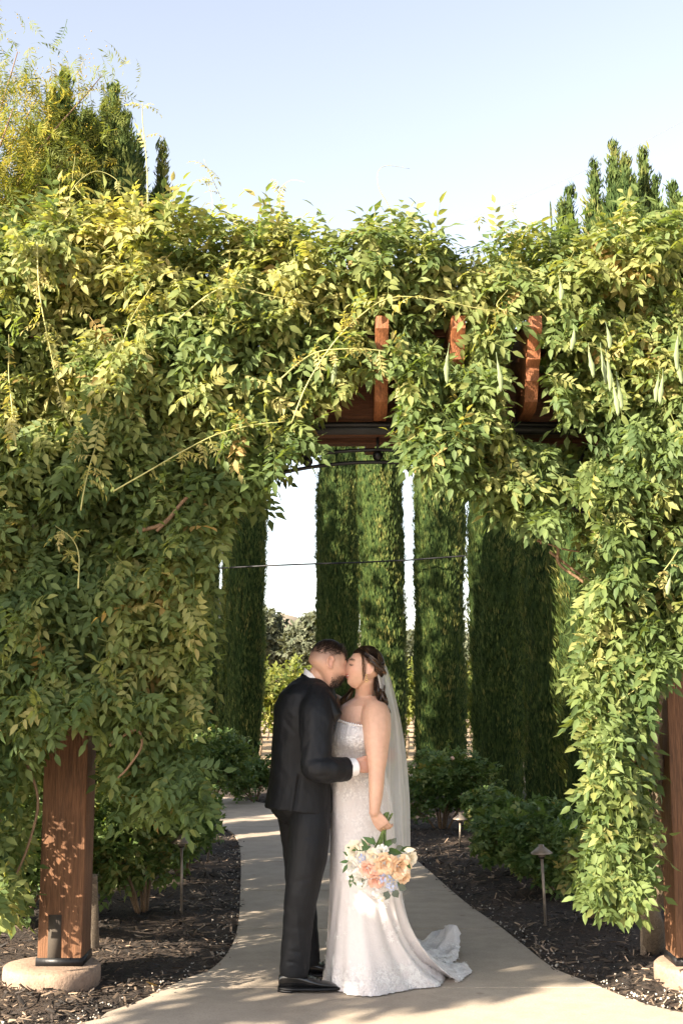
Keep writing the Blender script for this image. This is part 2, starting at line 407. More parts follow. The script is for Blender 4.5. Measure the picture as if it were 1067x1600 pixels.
Lpx = [(124, 1600), (161, 1584), (225, 1561), (285, 1531), (337, 1509), (369, 1460), (376, 1385), (375, 1325), (362, 1300)]
Rpx = [(1067, 1582), (1020, 1572), (972, 1556), (920, 1534), (864, 1512), (812, 1472), (776, 1444), (720, 1404), (640, 1336)]
Lg = [Vector((-7, 2.6, 0)), Vector((-3.4, 4.6, 0)), Vector((-1.9, 5.35, 0))]+[G(*p) for p in Lpx]+[Vector((-1.52, 14.0, 0)), Vector((-2.1, 15.0, 0)), Vector((-3.1, 15.7, 0)), Vector((-5.5, 16.3, 0)), Vector((-9, 16.5, 0))]
Rg_ = [Vector((8, 2.6, 0)), Vector((4.6, 4.6, 0)), Vector((2.6, 5.3, 0))]+[G(*p) for p in Rpx]+[Vector((.28, 13.2, 0)), Vector((-.25, 15.1, 0)), G(420, 1256), G(342, 1245), Vector((-3.4, 18.0, 0)), Vector((-6, 18.6, 0)), Vector((-9, 18.8, 0))]
def edge_x(pts, y):
    p = [q for q in pts]
    for i in range(len(p)-1):
        if p[i].y <= y <= p[i+1].y: 
            t = (y-p[i].y)/(p[i+1].y-p[i].y); return p[i].x+(p[i+1].x-p[i].x)*t
    return p[0].x
Ls = smooth_path([p.xy for p in Lg], 160); Rs = smooth_path([p.xy for p in Rg_], 160)
def at_y(S, y): return np.array([np.interp(y, S[:, 1], S[:, 0]), y])
def seg(S, y0, y1, n=14): return [at_y(S, y) for y in np.linspace(y0, y1, n)]
slabs = []
ys = [3.4, 4.9, 6.42, 7.93, 9.4, 10.9, 12.4, 13.6]
base = MB(); poly = [(-9, -6), (9, -6)]+[tuple(p) for p in Rs]+[tuple(p) for p in Ls[::-1]]
bm = bmesh.new(); vs = [bm.verts.new((x, y, -.028)) for x, y in poly]; bmesh.ops.triangulate(bm, faces=[bm.faces.new(vs)])
me = bpy.data.meshes.new('path'); bm.to_mesh(me); bm.free()
path = link('path', me, M['joint'], kind='structure')
def slab(poly, ztop=0.0, th=.05):
    bm = bmesh.new(); n = len(poly)
    v1 = [bm.verts.new((x, y, ztop)) for x, y in poly]; v0 = [bm.verts.new((x, y, ztop-th)) for x, y in poly]
    bm.faces.new(v1); 
    for i in range(n): bm.faces.new((v0[i], v0[(i+1) % n], v1[(i+1) % n], v1[i]))
    bmesh.ops.recalc_face_normals(bm, faces=bm.faces[:])
    tf = [f for f in bm.faces if len(f.verts) > 4]; bmesh.ops.triangulate(bm, faces=tf)
    me = bpy.data.meshes.new('slab'); bm.to_mesh(me); bm.free()
    link('slab', me, M['path'], path)
g = .008
slab([(-9, -6), (9, -6), (9, 3.39), (-9, 3.39)])
for a, b in zip(ys[:-1], ys[1:]):
    L = seg(Ls, a+g, b-g); Rr = seg(Rs, a+g, b-g)
    if a < 4: L = [np.array([-9, a+g])]+L
    if a < 4: Rr = [np.array([9, a+g])]+Rr
    slab([tuple(p) for p in L]+[tuple(p) for p in Rr[::-1]])
# curved far part: fan of slabs between left arc and right arc
iL = np.argmin(abs(Ls[:, 1]-13.6)+(Ls[:, 0] < -3)*9); iR = np.argmin(abs(Rs[:, 1]-13.6)+(Rs[:, 0] < -3)*9)
Lf = np.vstack([at_y(Ls, 13.6+g), Ls[iL+1:]]); Rf = np.vstack([at_y(Rs, 13.6+g), Rs[iR+1:]])
def resamp(p, n):
    d = np.r_[0, np.cumsum(np.linalg.norm(np.diff(p, axis=0), axis=1))]; t = np.linspace(0, d[-1], n); return np.stack([np.interp(t, d, p[:, 0]), np.interp(t, d, p[:, 1])], 1)
Lf = resamp(Lf, 43); Rf = resamp(Rf, 43)
for k in range(6):
    a = k*7; L = Lf[a:a+8].copy(); Q = Rf[a:a+8].copy()
    if k: L[0] += (L[1]-L[0])*.03; Q[0] += (Q[1]-Q[0])*.03
    slab([tuple(p) for p in L]+[tuple(p) for p in Q[::-1]])

# mulch beds (low mounded sheets) left and right of the path
def bed(edge, outer, name):
    n = len(edge); m = MB(); Rr = []
    for f in np.r_[0, .01, .03, .06, .12, .2, .3, .45, .6, .8, 1]:
        q = edge*(1-f)+outer*f; d = np.linalg.norm(q-edge, axis=1)
        z = -.02+.05*(1-np.exp(-d*3.5))+.018*nz(np.c_[q, q[:, 0]*0], 2.0, 5)*np.minimum(1, d*4)
        Rr.append(np.c_[q, z])
    m.rings(Rr, cap=False, closed=False); o = m.build(name, M['mulch'], kind='structure', smooth=True); return o
Le = resamp(Ls[8:128], 150); Re = resamp(Rs[8:], 170)
Lo = np.c_[Le[:, 0]*1-3.2-1.2*np.linspace(0, 1, 150), Le[:, 1]+.4]; Lo[:, 1] = np.minimum(Lo[:, 1], 16.0)
bed(Le, Lo, 'mulch_bed')
Ro = Re.copy(); t = np.linspace(0, 1, 170)
Ro[:, 0] = Re[:, 0]+np.interp(Re[:, 1], [4, 12, 17, 19], [4.5, 3.6, 1.6, .3]); Ro[:, 1] = np.where(Re[:, 1] > 13, np.maximum(Re[:, 1], 13)+np.interp(Re[:, 0], [-9, -1, .6], [3.2, 3.8, 3.6]), Re[:, 1]+.3)
bed(Re, Ro, 'mulch_bed')

# bark chips scattered over the beds: one mass nobody could count
def chip_template(k):
    r = np.random.default_rng(k); w = .5*r.uniform(.16, .3); h = r.uniform(.05, .1)
    V = np.array([(-.5, -w, 0), (.5, -w*.6, h*.4), (.46, w, .02), (-.42, w*.8, h*.5), (-.3, 0, h), (.3, 0, h*1.1)])
    return V, [(0, 1, 5, 4), (2, 3, 4, 5)], [(3, 0, 4), (1, 2, 5)]
chips = [chip_template(k) for k in range(5)]
def scatter_bed(n, side):
    xs = []; 
    while sum(len(a) for a in xs) < n:
        y = 5.2+13.5*rng.random(n*2)**1.9; S = Ls if side < 0 else Rs
        e = np.interp(y, S[:120, 1] if side < 0 else S[:130, 1], S[:120, 0] if side < 0 else S[:130, 0])
        d = rng.random(n*2)**1.25*(3.2 if side < 0 else 2.6)
        x = e+side*(d-.012+.02*rng.normal(size=n*2)*(d < .05)); ok = (y < (13.8 if side < 0 else 17.5)) & (abs(x) < .4+.33*y)
        xs.append(np.c_[x, y, d][ok])
    A = np.vstack(xs)[:n]; z = -.012+.05*(1-np.exp(-A[:, 2]*3.5))+.018*nz(np.c_[A[:, :2], A[:, 0]*0], 2.0, 5)*np.minimum(1, A[:, 2]*4)+.008*rng.random(n)
    return np.c_[A[:, :2], z]
pos = np.vstack([scatter_bed(11500, -1), scatter_bed(11500, 1)]); n = len(pos)
d = rng.normal(size=(n, 3)); d[:, 2] *= .3; nn = np.c_[rng.normal(size=(n, 2))*.5, np.ones(n)]
Ms = frames(d, nn)*(.022+.05*rng.random(n)**2.2)[:, None, None]
tint = np.clip(rng.random(n)**1.6+.22*nz(pos, 2.5, 9), 0, 1)
V, F, T = stamp(chips, Ms, pos, tint)
link('mulch_chips', mesh_np('mulch_chips', V, F, {'tint': T}), M['chip'], kind='stuff')
# pale pebbles along the path edge
peb = []
for side, S in ((-1, Ls), (1, Rs)):
    y = 5.3+6.5*rng.random(230)**1.8; e = np.interp(y, S[:115, 1], S[:115, 0]); dd = abs(rng.normal(size=230))*.09+.01
    zz = -.005+.05*(1-np.exp(-dd*3.5)); peb.append(np.c_[e+side*dd, y, zz])
q = np.array([(1.80+.16*rng.normal(), 6.10+.07*rng.normal(), .03) for _ in range(260)]); peb.append(q)
pos = np.vstack(peb); n = len(pos)
oct_ = (np.array([(1, 0, 0), (-1, 0, 0), (0, 1, 0), (0, -1, 0), (0, 0, .7), (0, 0, -.6)], float)*.5, [], [(0, 2, 4), (2, 1, 4), (1, 3, 4), (3, 0, 4), (2, 0, 5), (1, 2, 5), (3, 1, 5), (0, 3, 5)])
Ms = frames(rng.normal(size=(n, 3)), rng.normal(size=(n, 3)))*(.007+.016*rng.random(n)**2)[:, None, None]
V, F, T = stamp([oct_], Ms, pos, rng.random(n)); link('pebbles', mesh_np('pebbles', V, F), M['chip_white'], kind='stuff')
# ================================================================ pergola
YF, YR = 6.50, 8.05            # post centre lines, front and rear
XL, XR = -1.42, 1.80           # post centre lines, left and right
perg = thing('pergola', 'stained timber pergola arching over the concrete path, buried under wisteria', 'pergola', (0.25, YF, 0))
def pg(mb_, name, mat, **k):
    o = mb_.build(name, mat, None, **k)
    o.parent = perg; o.matrix_parent_inverse = Matrix.Translation((-0.25, -YF, 0)); return o
for (x, y) in ((XL, YF), (XR, YF), (XL-1.35, YR), (XR+1.2, YR)):
    m = MB(); s = .112
    m.box((x-s, y-s, .115), (x+s, y+s, 3.16))
    o = pg(m, 'post', M['post'], bevel=.006)
    br = MB()                                                    # steel shoe at the foot
    br.box((x-s-.006, y-s-.008, .11), (x+s+.006, y+s+.008, .15)); b_ = br.build('post_shoe', M['iron'], None); b_.parent = o
    br = MB(); br.box((x-.060, y-s-.004, .151), (x+.005, y-s-.001, .36)); b_ = br.build('knife_plate', M['joint'], None); b_.parent = o
for y, z0, z1, w in ((6.25, 2.80, 3.13, .09), (6.47, 2.80, 3.13, .09), (YR-.18, 3.17, 3.42, .09), (YR+.18, 3.17, 3.42, .09)):
    m = MB(); m.box((-3.9, y-w/2, z0), (4.2, y+w/2, z1)); pg(m, 'beam', M['beam'], bevel=.005)
m = MB(); m.box((-3.9, 6.175, 2.84), (4.2, 6.2, 2.862)); m.box((-3.9, 6.19, 2.80), (4.2, 6.203, 2.862)); pg(m, 'steel_angle', M['iron'])
# rafters with stepped, scrolled tails at both ends
xs_r = []
for u in (592, 708, 820, 935):
    xs_r.append(P(u, 520, 6.0).x)
step = (xs_r[2]-xs_r[0])/2; tails3 = list(xs_r[:3])
xs_r = [xs_r[1]+step*k for k in range(-9, 9)]
zr = 3.135; zt = 3.29
tail = [(5.72, zt), (5.712, 3.225), (5.745, 3.195), (5.775, 3.15), (5.785, 3.09), (5.835, 3.062), (5.838, 2.995), (5.875, 2.97), (5.905, 2.905), (5.97, 2.868), (6.192, 2.868), (6.192, zr)]
rear = [(8.5, zr), (8.56, zr+.04), (8.58, zt)]
for x in xs_r:
    long_ = any(abs(x-xx) < .05 for xx in tails3)
    m = MB(); m.prism((tail if long_ else [(6.03, zt), (6.03, zr+.04), (6.08, zr)])+rear, 'x', x-.032, x+.032)
    o = pg(m, 'rafter', M['rafter'], bevel=.003)
for y in np.linspace(6.1, 8.3, 7):
    m = MB(); m.box((-3.9, y-.02, zt+.002), (4.2, y+.02, zt+.04)); pg(m, 'purlin', M['beam'])
# wrought iron arches with balls
def arch(yc):
    xc = P(590, 700, yc).x; zt = P(590, 722, yc).z; Rr = 2.27
    for dz in (0, .052*1.25):
        m = MB(); a = np.linspace(-.745, .745, 60); m.tube([(xc+(Rr+dz)*math.sin(t), yc, zt-Rr+(Rr+dz)*math.cos(t)) for t in a], .010, 8); pg(m, 'iron_arch', M['iron'], smooth=True)
    for k in range(-4, 5):
        t = k*.160; m = MB(); m.ball((xc+(Rr+.033)*math.sin(t), yc, zt-Rr+(Rr+.033)*math.cos(t)), .028, 14); pg(m, 'iron_ball', M['iron'], smooth=True)
    m = MB(); m.tube([(xc, yc, zt+.06), (xc, yc, 2.802)], .008, 6); pg(m, 'hanger', M['iron'])
    for s in (-1, 1):
        t = s*.43; m = MB(); m.tube([(xc+(Rr+.06)*math.sin(t), yc, zt-Rr+(Rr+.06)*math.cos(t)), (xc+s*1.13, yc, 2.80)], .009, 6); pg(m, 'hanger', M['iron'])
arch(6.27)
# footings
for nme, x, y, w in (('left', XL-.045, YF-.06, 'round concrete footing under the left post of the pergola'), ('right', XR+.04, YF-.02, 'round concrete footing under the right post of the pergola, cut by the frame edge')):
    m = MB(); a = np.linspace(0, 2*np.pi, 48, endpoint=False); Rg = []
    for r_, z in ((.243, -.06), (.245, .07), (.243, .098), (.233, .108), (.12, .111)):
        rr = r_*(1+.02*np.sin(3*a+x)+.008*np.sin(9*a))
        Rg.append(np.c_[x+rr*np.cos(a), y+rr*.95*np.sin(a), np.full(48, z)])
    m.rings(Rg); o = m.build('concrete_footing', M['footing'], smooth=True)
    o.data.transform(Matrix.Translation((-x, -y, 0))); o.location = (x, y, 0)
    tag(o, w, 'footing', 'concrete footings of the pergola')
for x, y in ((XL-1.35, YR), (XR+1.2, YR)):
    m = MB(); m.tube([(x, y, -.05), (x, y, .112)], .26, 32); tag(m.build('concrete_footing', M['footing']), 'footing of the rear pergola post hidden in foliage on the '+('left' if x < 0 else 'right'), 'footing', 'concrete footings of the pergola')
# wooden stakes
def stake(p0, p1, w, label):
    m = MB(); d = (p1-p0); L = d.length; q = d.to_track_quat('Z', 'Y').to_matrix().to_4x4(); m.box((-w, -w*.5, 0), (w, w*.5, L), q)
    o = m.build('garden_stake', M['stake'], bevel=.003); o.location = p0; tag(o, label, 'stake', 'wooden stakes by the vines')
stake(G(150, 1490), P(146, 1368, 6.75), .022, 'weathered grey stake leaning behind the left pergola post')
stake(G(1005, 1497), P(1004, 1400, 6.95), .018, 'thin grey stake beside the right vine trunk')
# path lights
def path_light(u, vb, vt, label, lean=0, dark=False):
    b = G(u, vb, .02); hgt = P(u, vt, b.y).z
    t = thing('path_light', label, 'path light', b, 0, 'mushroom path lights along the path')
    t.rotation_euler = (0, lean, 0); h = hgt-.02
    m = MB(); m.tube([(0, 0, -.05), (0, 0, h-.05)], .0095, 10); m.build('stem', M['bronze'], t, smooth=True)
    m = MB(); a = np.linspace(0, 2*np.pi, 28, endpoint=False)
    prof = [(.012, h-.075), (.021, h-.07), (.026, h-.052), (.069, h-.050), (.070, h-.045), (.045, h-.026), (.026, h-.010), (.018, h-.008), (.017, h+.004), (.007, h+.008)]
    m.rings([np.c_[r_*np.cos(a), r_*np.sin(a), np.full(28, z)] for r_, z in prof]); m.build('lamp_shade', M['bronze'], t, smooth=True)
    m = MB(); m.tube([(0, 0, h-.053), (0, 0, h-.078)], .02, 14); m.build('lamp_socket', M['iron'], t)
path_light(852, 1445, 1321, 'bronze path light standing in sunlit mulch, nearest on the right of the path', -.035)
path_light(718, 1322, 1272, 'small bronze path light in front of the rose bushes behind the bride', .03)
path_light(284, 1428, 1305, 'dark path light with cone shade, nearest on the left bed', -.02)
path_light(325, 1345, 1268, 'path light half hidden in the bush on the left path edge', .045)
# ================================================================ leaf templates
def leaflet(L, W, rich=True, droop=.12, fold=.25):
    """pointing +x, lying in xy, z up"""
    st = [(.0, 0), (.30, .92), (.62, .80), (1, 0)] if rich else [(0, 0), (.42, 1), (1, 0)]
    V = []; F4 = []; F3 = []
    V.append((0, 0, 0)); n = len(st)-2
    for t, w in st[1:-1]:
        z = -droop*L*t*t; V += [(t*L, -w*W/2, z+fold*w*W/2), (t*L, 0, z), (t*L, w*W/2, z+fold*w*W/2)]
    V.append((L, 0, -droop*L)); k = len(V)-1
    F3 += [(0, 1, 2), (0, 2, 3)]
    for i in range(n-1):
        a = 1+3*i; F4 += [(a, a+3, a+4, a+1), (a+1, a+4, a+5, a+2)]
    a = 1+3*(n-1); F3 += [(a, k, a+1), (a+1, k, a+2)]
    return np.array(V), F4, F3
def rotz(a): c, s = math.cos(a), math.sin(a); return np.array([[c, -s, 0], [s, c, 0], [0, 0, 1]])
def rotx(a): c, s = math.cos(a), math.sin(a); return np.array([[1, 0, 0], [0, c, -s], [0, s, c]])
def roty(a): c, s = math.cos(a), math.sin(a); return np.array([[c, 0, s], [0, 1, 0], [-s, 0, c]])
def merge(items):
    V = []; F4 = []; F3 = []; o = 0
    for v, f4, f3 in items:
        V.append(v); F4 += [tuple(np.array(f)+o) for f in f4]; F3 += [tuple(np.array(f)+o) for f in f3]; o += len(v)
    return np.vstack(V), F4, F3
def pinnate(seed, pairs=5, L=.25, ll=.062, lw=.029, rich=True, curl=.5, rachis=True):
    r = np.random.default_rng(seed); it = []; n = 8
    def rp(t): a = curl*t; return np.array([L*(math.sin(a)/curl if curl else t), 0, -L*((1-math.cos(a))/curl if curl else 0)]), a
    if rachis:
        V = []; F = []
        for i in range(4):
            p, a = rp(i/3); w = .0016*(1.4-.8*i/3)
            V += [p+(0, -w, 0), p+(0, w, .0)]
        it.append((np.array(V), [(0, 2, 3, 1), (2, 4, 5, 3), (4, 6, 7, 5)], []))
    for k in range(pairs):
        t = .22+.70*k/(pairs-.3)
        sz = (1-.25*abs(k-pairs*.45)/pairs)*r.uniform(.85, 1.12)
        for s in (-1, 1):
            p, a = rp(min(1, t+.02*s)); v, f4, f3 = leaflet(ll*sz, lw*sz, rich, r.uniform(.05, .35), r.uniform(.1, .5))
            M_ = roty(a)@rotz(s*r.uniform(.85, 1.25))@rotx(s*r.uniform(-.5, .35))@roty(r.uniform(-.15, .45))
            it.append((v@M_.T+p, f4, f3))
    p, a = rp(1); v, f4, f3 = leaflet(ll*1.1, lw*1.05, rich, .2, .3); it.append((v@(roty(a)@rotz(r.uniform(-.2, .2))).T+p, f4, f3))
    return merge(it)
RICH = [pinnate(k, [5, 4, 5, 6, 4, 5][k], .24+.015*(k % 3), curl=.3+.25*(k % 4)) for k in range(6)]
LITE = [pinnate(20+k, 4, .23, .070, .034, rich=False, curl=.4+.2*k) for k in range(4)]

def kite(L, W): return np.array([(0, 0, 0), (.42*L, -W/2, .1*W), (L, 0, -.15*L), (.42*L, W/2, .1*W)]), [(0, 1, 2, 3)], []
def mini_pinnate(seed):
    r = np.random.default_rng(seed); it = []
    for k in range(9):
        t = .2+.8*(k//2)/4; s = (-1, 1)[k % 2] if k < 8 else 0; v, f4, f3 = kite(.072, .036); it.append((v@(roty(t*.7)@rotz(s*r.uniform(.8, 1.2))@rotx(r.uniform(-.5, .5))@roty(r.uniform(-.1, .5))).T+np.array([.22*t, 0, -.06*t*t]), f4, f3))
    return merge(it)
MINI = [mini_pinnate(70+k) for k in range(4)]
def mini_leaf(seed):
    r = np.random.default_rng(seed); return merge([(kite(.055, .038)[0]@(rotz(a+r.uniform(-.2, .2))@rotx(r.uniform(-.5, .5))).T+np.array([.012, 0, 0]), [(0, 1, 2, 3)], []) for a in (0, 1.2, -1.2)])
MLF = [mini_leaf(80+k) for k in range(4)]
# ---------------------------------------------------------------- wisteria bodies (outline of the mass in x,z at y = 6.0)
Y0 = 6.0
def XZ(pl): return [(P(u, v, Y0).x, P(u, v, Y0).z) for u, v in pl]
top_px = [(-700, 350), (-300, 340), (0, 352), (60, 338), (130, 325), (200, 335), (250, 345), (330, 352), (400, 356), (440, 340), (490, 384), (520, 398), (560, 368), (620, 358), (680, 382), (720, 412), (748, 420), (772, 385), (800, 365), (860, 375), (900, 382), (960, 352), (1020, 356), (1067, 352), (1400, 350), (1750, 360)]
MAIN = XZ(top_px+[(1750, 820), (1200, 900), (1090, 1000), (1045, 1050), (1028, 1120), (1030, 1300), (1022, 1400), (1005, 1432), (960, 1425), (915, 1418), (890, 1380), (905, 1330), (922, 1290), (905, 1225), (915, 1180), (905, 1130), (885, 1050), (905, 985), (910, 900), (930, 860), (905, 835), (870, 812), (845, 835), (800, 800), (760, 795), (740, 768), (700, 745), (640, 728), (618, 690), (628, 650), (625, 615),
    (560, 612), (515, 622), (498, 690), (470, 720), (440, 760), (410, 800), (385, 790), (370, 830), (335, 885), (355, 930), (340, 985), (325, 1040), (325, 1100), (300, 1150), (325, 1210), (335, 1255), (310, 1278), (262, 1288), (215, 1285), (165, 1270), (150, 1200), (147, 1140), (110, 1120), (85, 1180), (92, 1250), (78, 1330), (90, 1420), (70, 1450), (30, 1440), (0, 1460), (-60, 1400), (-120, 1180), (-500, 1160), (-700, 1160)])
WIN = [XZ([(800, 600), (850, 605), (852, 655), (905, 662), (900, 690), (815, 680), (795, 640)])]     # bare stretches of the beam
HOLD = XZ([(690, 492), (726, 492), (726, 556), (692, 556)]), XZ([(796, 490), (842, 490), (842, 590), (836, 655), (794, 655)]), XZ([(578, 498), (608, 498), (608, 535), (580, 535)]), XZ([(570, 590), (612, 590), (612, 660), (570, 660)]), XZ([(856, 762), (938, 802), (932, 818), (850, 780)]), XZ([(908, 672), (922, 676), (888, 752), (876, 748)])

def yfront(x, z):
    p = np.c_[x, np.zeros_like(x), z]
    y = 5.86+.16*nz(p, 2.6, 21, 3)+.10*nz(p, 6.5, 22, 2)
    y = y-.10*np.clip((3.9-abs(z-3.5)*2.2)/3.9, 0, 1)                     # belly of the hedge-like top
    y = y+.22*np.clip((z-3.55)/.5, 0, 1)**2
    y = np.where(z < 2.3, y+.0+.12*np.clip((x-.9)/.5, 0, 1), y)
    # keep the stem of the left post clear of leaves at the foot
    return y
def sample_body(n, ylo, yhi, depth, poly=MAIN, xr=(-3.6, 3.9), zr_=(0.05, 4.3), holes=True, jitter=.05):
    out = []
    while sum(map(len, out)) < n:
        x = rng.uniform(*xr, n*2); z = rng.uniform(*zr_, n*2); ok = in_poly(x+rng.normal(size=n*2)*jitter*.5, z+rng.normal(size=n*2)*jitter*.6, poly)
        if holes:
            for w in WIN+list(HOLD): ok &= ~in_poly(x, z, w)
            ok &= ~((abs(x-XL) < .15) & (z < 1.12)) & ~((abs(x-XR-.12) < .3) & (z < 1.5))
        x = x[ok]; z = z[ok]; y = yfront(x, z)+depth(len(x)); out.append(np.c_[x, y, z])
    return np.vstack(out)[:n]
def view_density(p):   # more leaves where the camera looks, fewer far to the sides
    return (abs(p[:, 0]) < .30*p[:, 1]+.25) | (rng.random(len(p)) < .38)
front = sample_body(16500, 0, 0, lambda k: rng.exponential(.10, k)-.03); front = front[view_density(front)]
rc = sample_body(900, 0, 0, lambda k: rng.exponential(.10, k)-.03, xr=(1.1, 1.72), zr_=(.3, 2.3)); front = np.vstack([front, rc])
inner = sample_body(5500, 0, 0, lambda k: .12+.5*rng.random(k), holes=True); inner = inner[view_density(inner) & ~((inner[:, 1] > 6.12) & (inner[:, 1] < 6.4) & (inner[:, 2] > 2.7) & (inner[:, 2] < 3.2) & (inner[:, 0] > -.35) & (inner[:, 0] < 1.4))]
# roof of the pergola
nr = 3900; x = rng.uniform(-3.6, 3.9, nr); y = rng.uniform(6.1, 8.45, nr)
topz = np.interp(x, [p[0] for p in MAIN[:len(top_px)]], [p[1] for p in MAIN[:len(top_px)]])
roof = np.c_[x, y, topz-.03-np.clip((y-6.4)*.05, 0, .2)+.10*nz(np.c_[x, y, y*0], 3, 31)-.35*rng.random(nr)**2]
roof = roof[view_density(roof) | (rng.random(len(roof)) < .3)]
# rear face and its drape, left and right flanks
REAR = [(P(u, v, 8.1).x, P(u, v, 8.1).z) for u, v in [(-900, 560), (1500, 560), (1500, 1000), (940, 1050), (925, 880), (900, 800), (850, 770), (760, 745), (690, 735), (640, 722), (600, 728), (575, 748), (560, 772), (530, 790), (500, 800), (480, 790), (430, 785), (400, 785), (370, 840), (330, 900), (345, 1000), (320, 1080), (310, 1180), (290, 1230), (200, 1240), (-900, 1200)]]
x = rng.uniform(-4.6, 4.6, 15000); z = rng.uniform(.2, 3.8, 15000); ok = in_poly(x+.02*rng.normal(size=15000), z+.03*rng.normal(size=15000), REAR); x = x[ok]; z = z[ok]
rear_ = np.c_[x, 8.12+.3*rng.random(len(x))*np.sign(rng.normal(size=len(x)))+.1*nz(np.c_[x, z, z*0], 3, 33), z]; rear_ = rear_[(rear_[:, 2] < 3.7)]
rear_ = rear_[rng.random(len(rear_)) < np.where(abs(rear_[:, 0]) > 2.6, .3, .55)]
# underside clumps between front and rear at the shoulders of the arch
ns = 3000; x = rng.uniform(-2.4, 2.9, ns); y = rng.uniform(6.5, 8.0, ns); lim = np.interp(x, [-2.4, -1.35, -1.05, -.75, -.35, .0, .6, 1.1, 1.5, 1.75, 2.1, 2.9], [.95, .95, 1.5, 2.55, 2.9, 3.05, 3.1, 2.98, 2.7, 2.0, .8, .6])
z = lim+.05*rng.normal(size=ns)+rng.random(ns)**1.6*(3.5-lim); under = np.c_[x, y, z]
under = under[(abs(under[:, 0]-.25) > 1.0) | (rng.random(ns) < .35)]
clump = sample_body(1100, 0, 0, lambda k: -.06+.28*rng.random(k), poly=XZ([(640, 560), (700, 580), (790, 640), (800, 690), (880, 700), (905, 790), (850, 830), (800, 800), (740, 770), (640, 730), (620, 690), (630, 640)]), xr=(.2, 1.5), zr_=(2.2, 3.3)); front = np.vstack([front, clump])
allp = np.vstack([front, inner, roof, rear_, under])
grp = np.concatenate([np.full(len(a), i) for i, a in enumerate((front, inner, roof, rear_, under))])
n = len(allp)
# outward normals of each patch
nrm = np.zeros((n, 3))
nrm[grp == 0] = (0, -1, .25); nrm[grp == 1] = (0, -.6, .3); nrm[grp == 2] = (0, -.2, 1); nrm[grp == 3] = (0, .3, .3); nrm[grp == 4] = (0, -.3, -.2)
upness = np.clip((allp[:, 2]-3.5)/.4, 0, 1)*(grp == 0)
nrm += np.c_[0*upness, 0*upness, upness*1.2]
nrm += .55*rng.normal(size=(n, 3))
up = np.clip((allp[:, 2]-topz.mean()+.25)/.3, 0, 1)
dirv = .55*nrm+np.c_[rng.normal(size=(n, 2))*.75, rng.normal(size=n)*.45-.55+1.25*up]
leafn = .75*nrm+np.c_[rng.normal(size=(n, 2))*.45, .55+.4*rng.random(n)]
tint = .27+.09*np.clip((allp[:, 2]-2.4)/.8, 0, 1)+.20*nz(allp, 2.2, 41, 3)+.16*rng.normal(size=n)+.28*np.clip((allp[:, 2]-2.6)/1.2, 0, 1)*(grp == 0)*np.clip((.9-abs(allp[:, 0]+1.1)*.35), .35, 1)  # height terms: young growth, plus sunlit yellow put into the leaf colour
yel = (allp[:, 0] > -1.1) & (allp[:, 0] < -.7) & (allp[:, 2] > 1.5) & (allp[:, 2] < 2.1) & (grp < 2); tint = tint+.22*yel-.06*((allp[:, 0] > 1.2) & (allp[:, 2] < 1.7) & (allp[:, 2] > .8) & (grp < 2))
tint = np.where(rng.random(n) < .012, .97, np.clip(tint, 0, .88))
size = rng.uniform(.72, 1.12, n); 
size = np.where(grp >= 2, size*1.1, size)
Ms = frames(dirv, leafn)*size[:, None, None]
# leaf starts a bit inside so that its middle sits at the sample point
pos = allp-Ms[:, :, 0]*.12
# prune leaves whose ends hang out of the clipped outline or over the bare timber
def shadow_of(q):
    k = (Y0/q[:, 1]); return q[:, 0]*k, CH+(q[:, 2]-CH)*k
good = np.ones(n, bool)
for f in (.04, .14, .23):
    q = pos+Ms[:, :, 0]*f
    for sx in (-.035, .035):
        q2 = q+Ms[:, :, 1]*sx; a, b = shadow_of(q2); ins = in_poly(a, b, MAIN)
        if f == .14: good &= ins | (b > 3.4) | (rng.random(n) < .03)
        else: good &= ins | (b > 3.4) | (rng.random(n) < .22)
        hole = np.zeros(n, bool)
        for w in WIN+list(HOLD): hole |= in_poly(a, b, w)
        good &= ~(hole & (q[:, 1] < 6.35) & (rng.random(n) < .96))
        post = (abs(a/Y0*YF-XL-.01) < .12) & (b < 1.22) & (q[:, 1] < YF); good &= ~(post & (rng.random(n) < .9))
allp, grp, Ms, pos, tint = allp[good], grp[good], Ms[good], pos[good], tint[good]; n = len(allp)
XM = .30; leftm = allp[:, 0] < XM+.25*nz(allp, 1.5, 44)
SUN = np.array(sv)

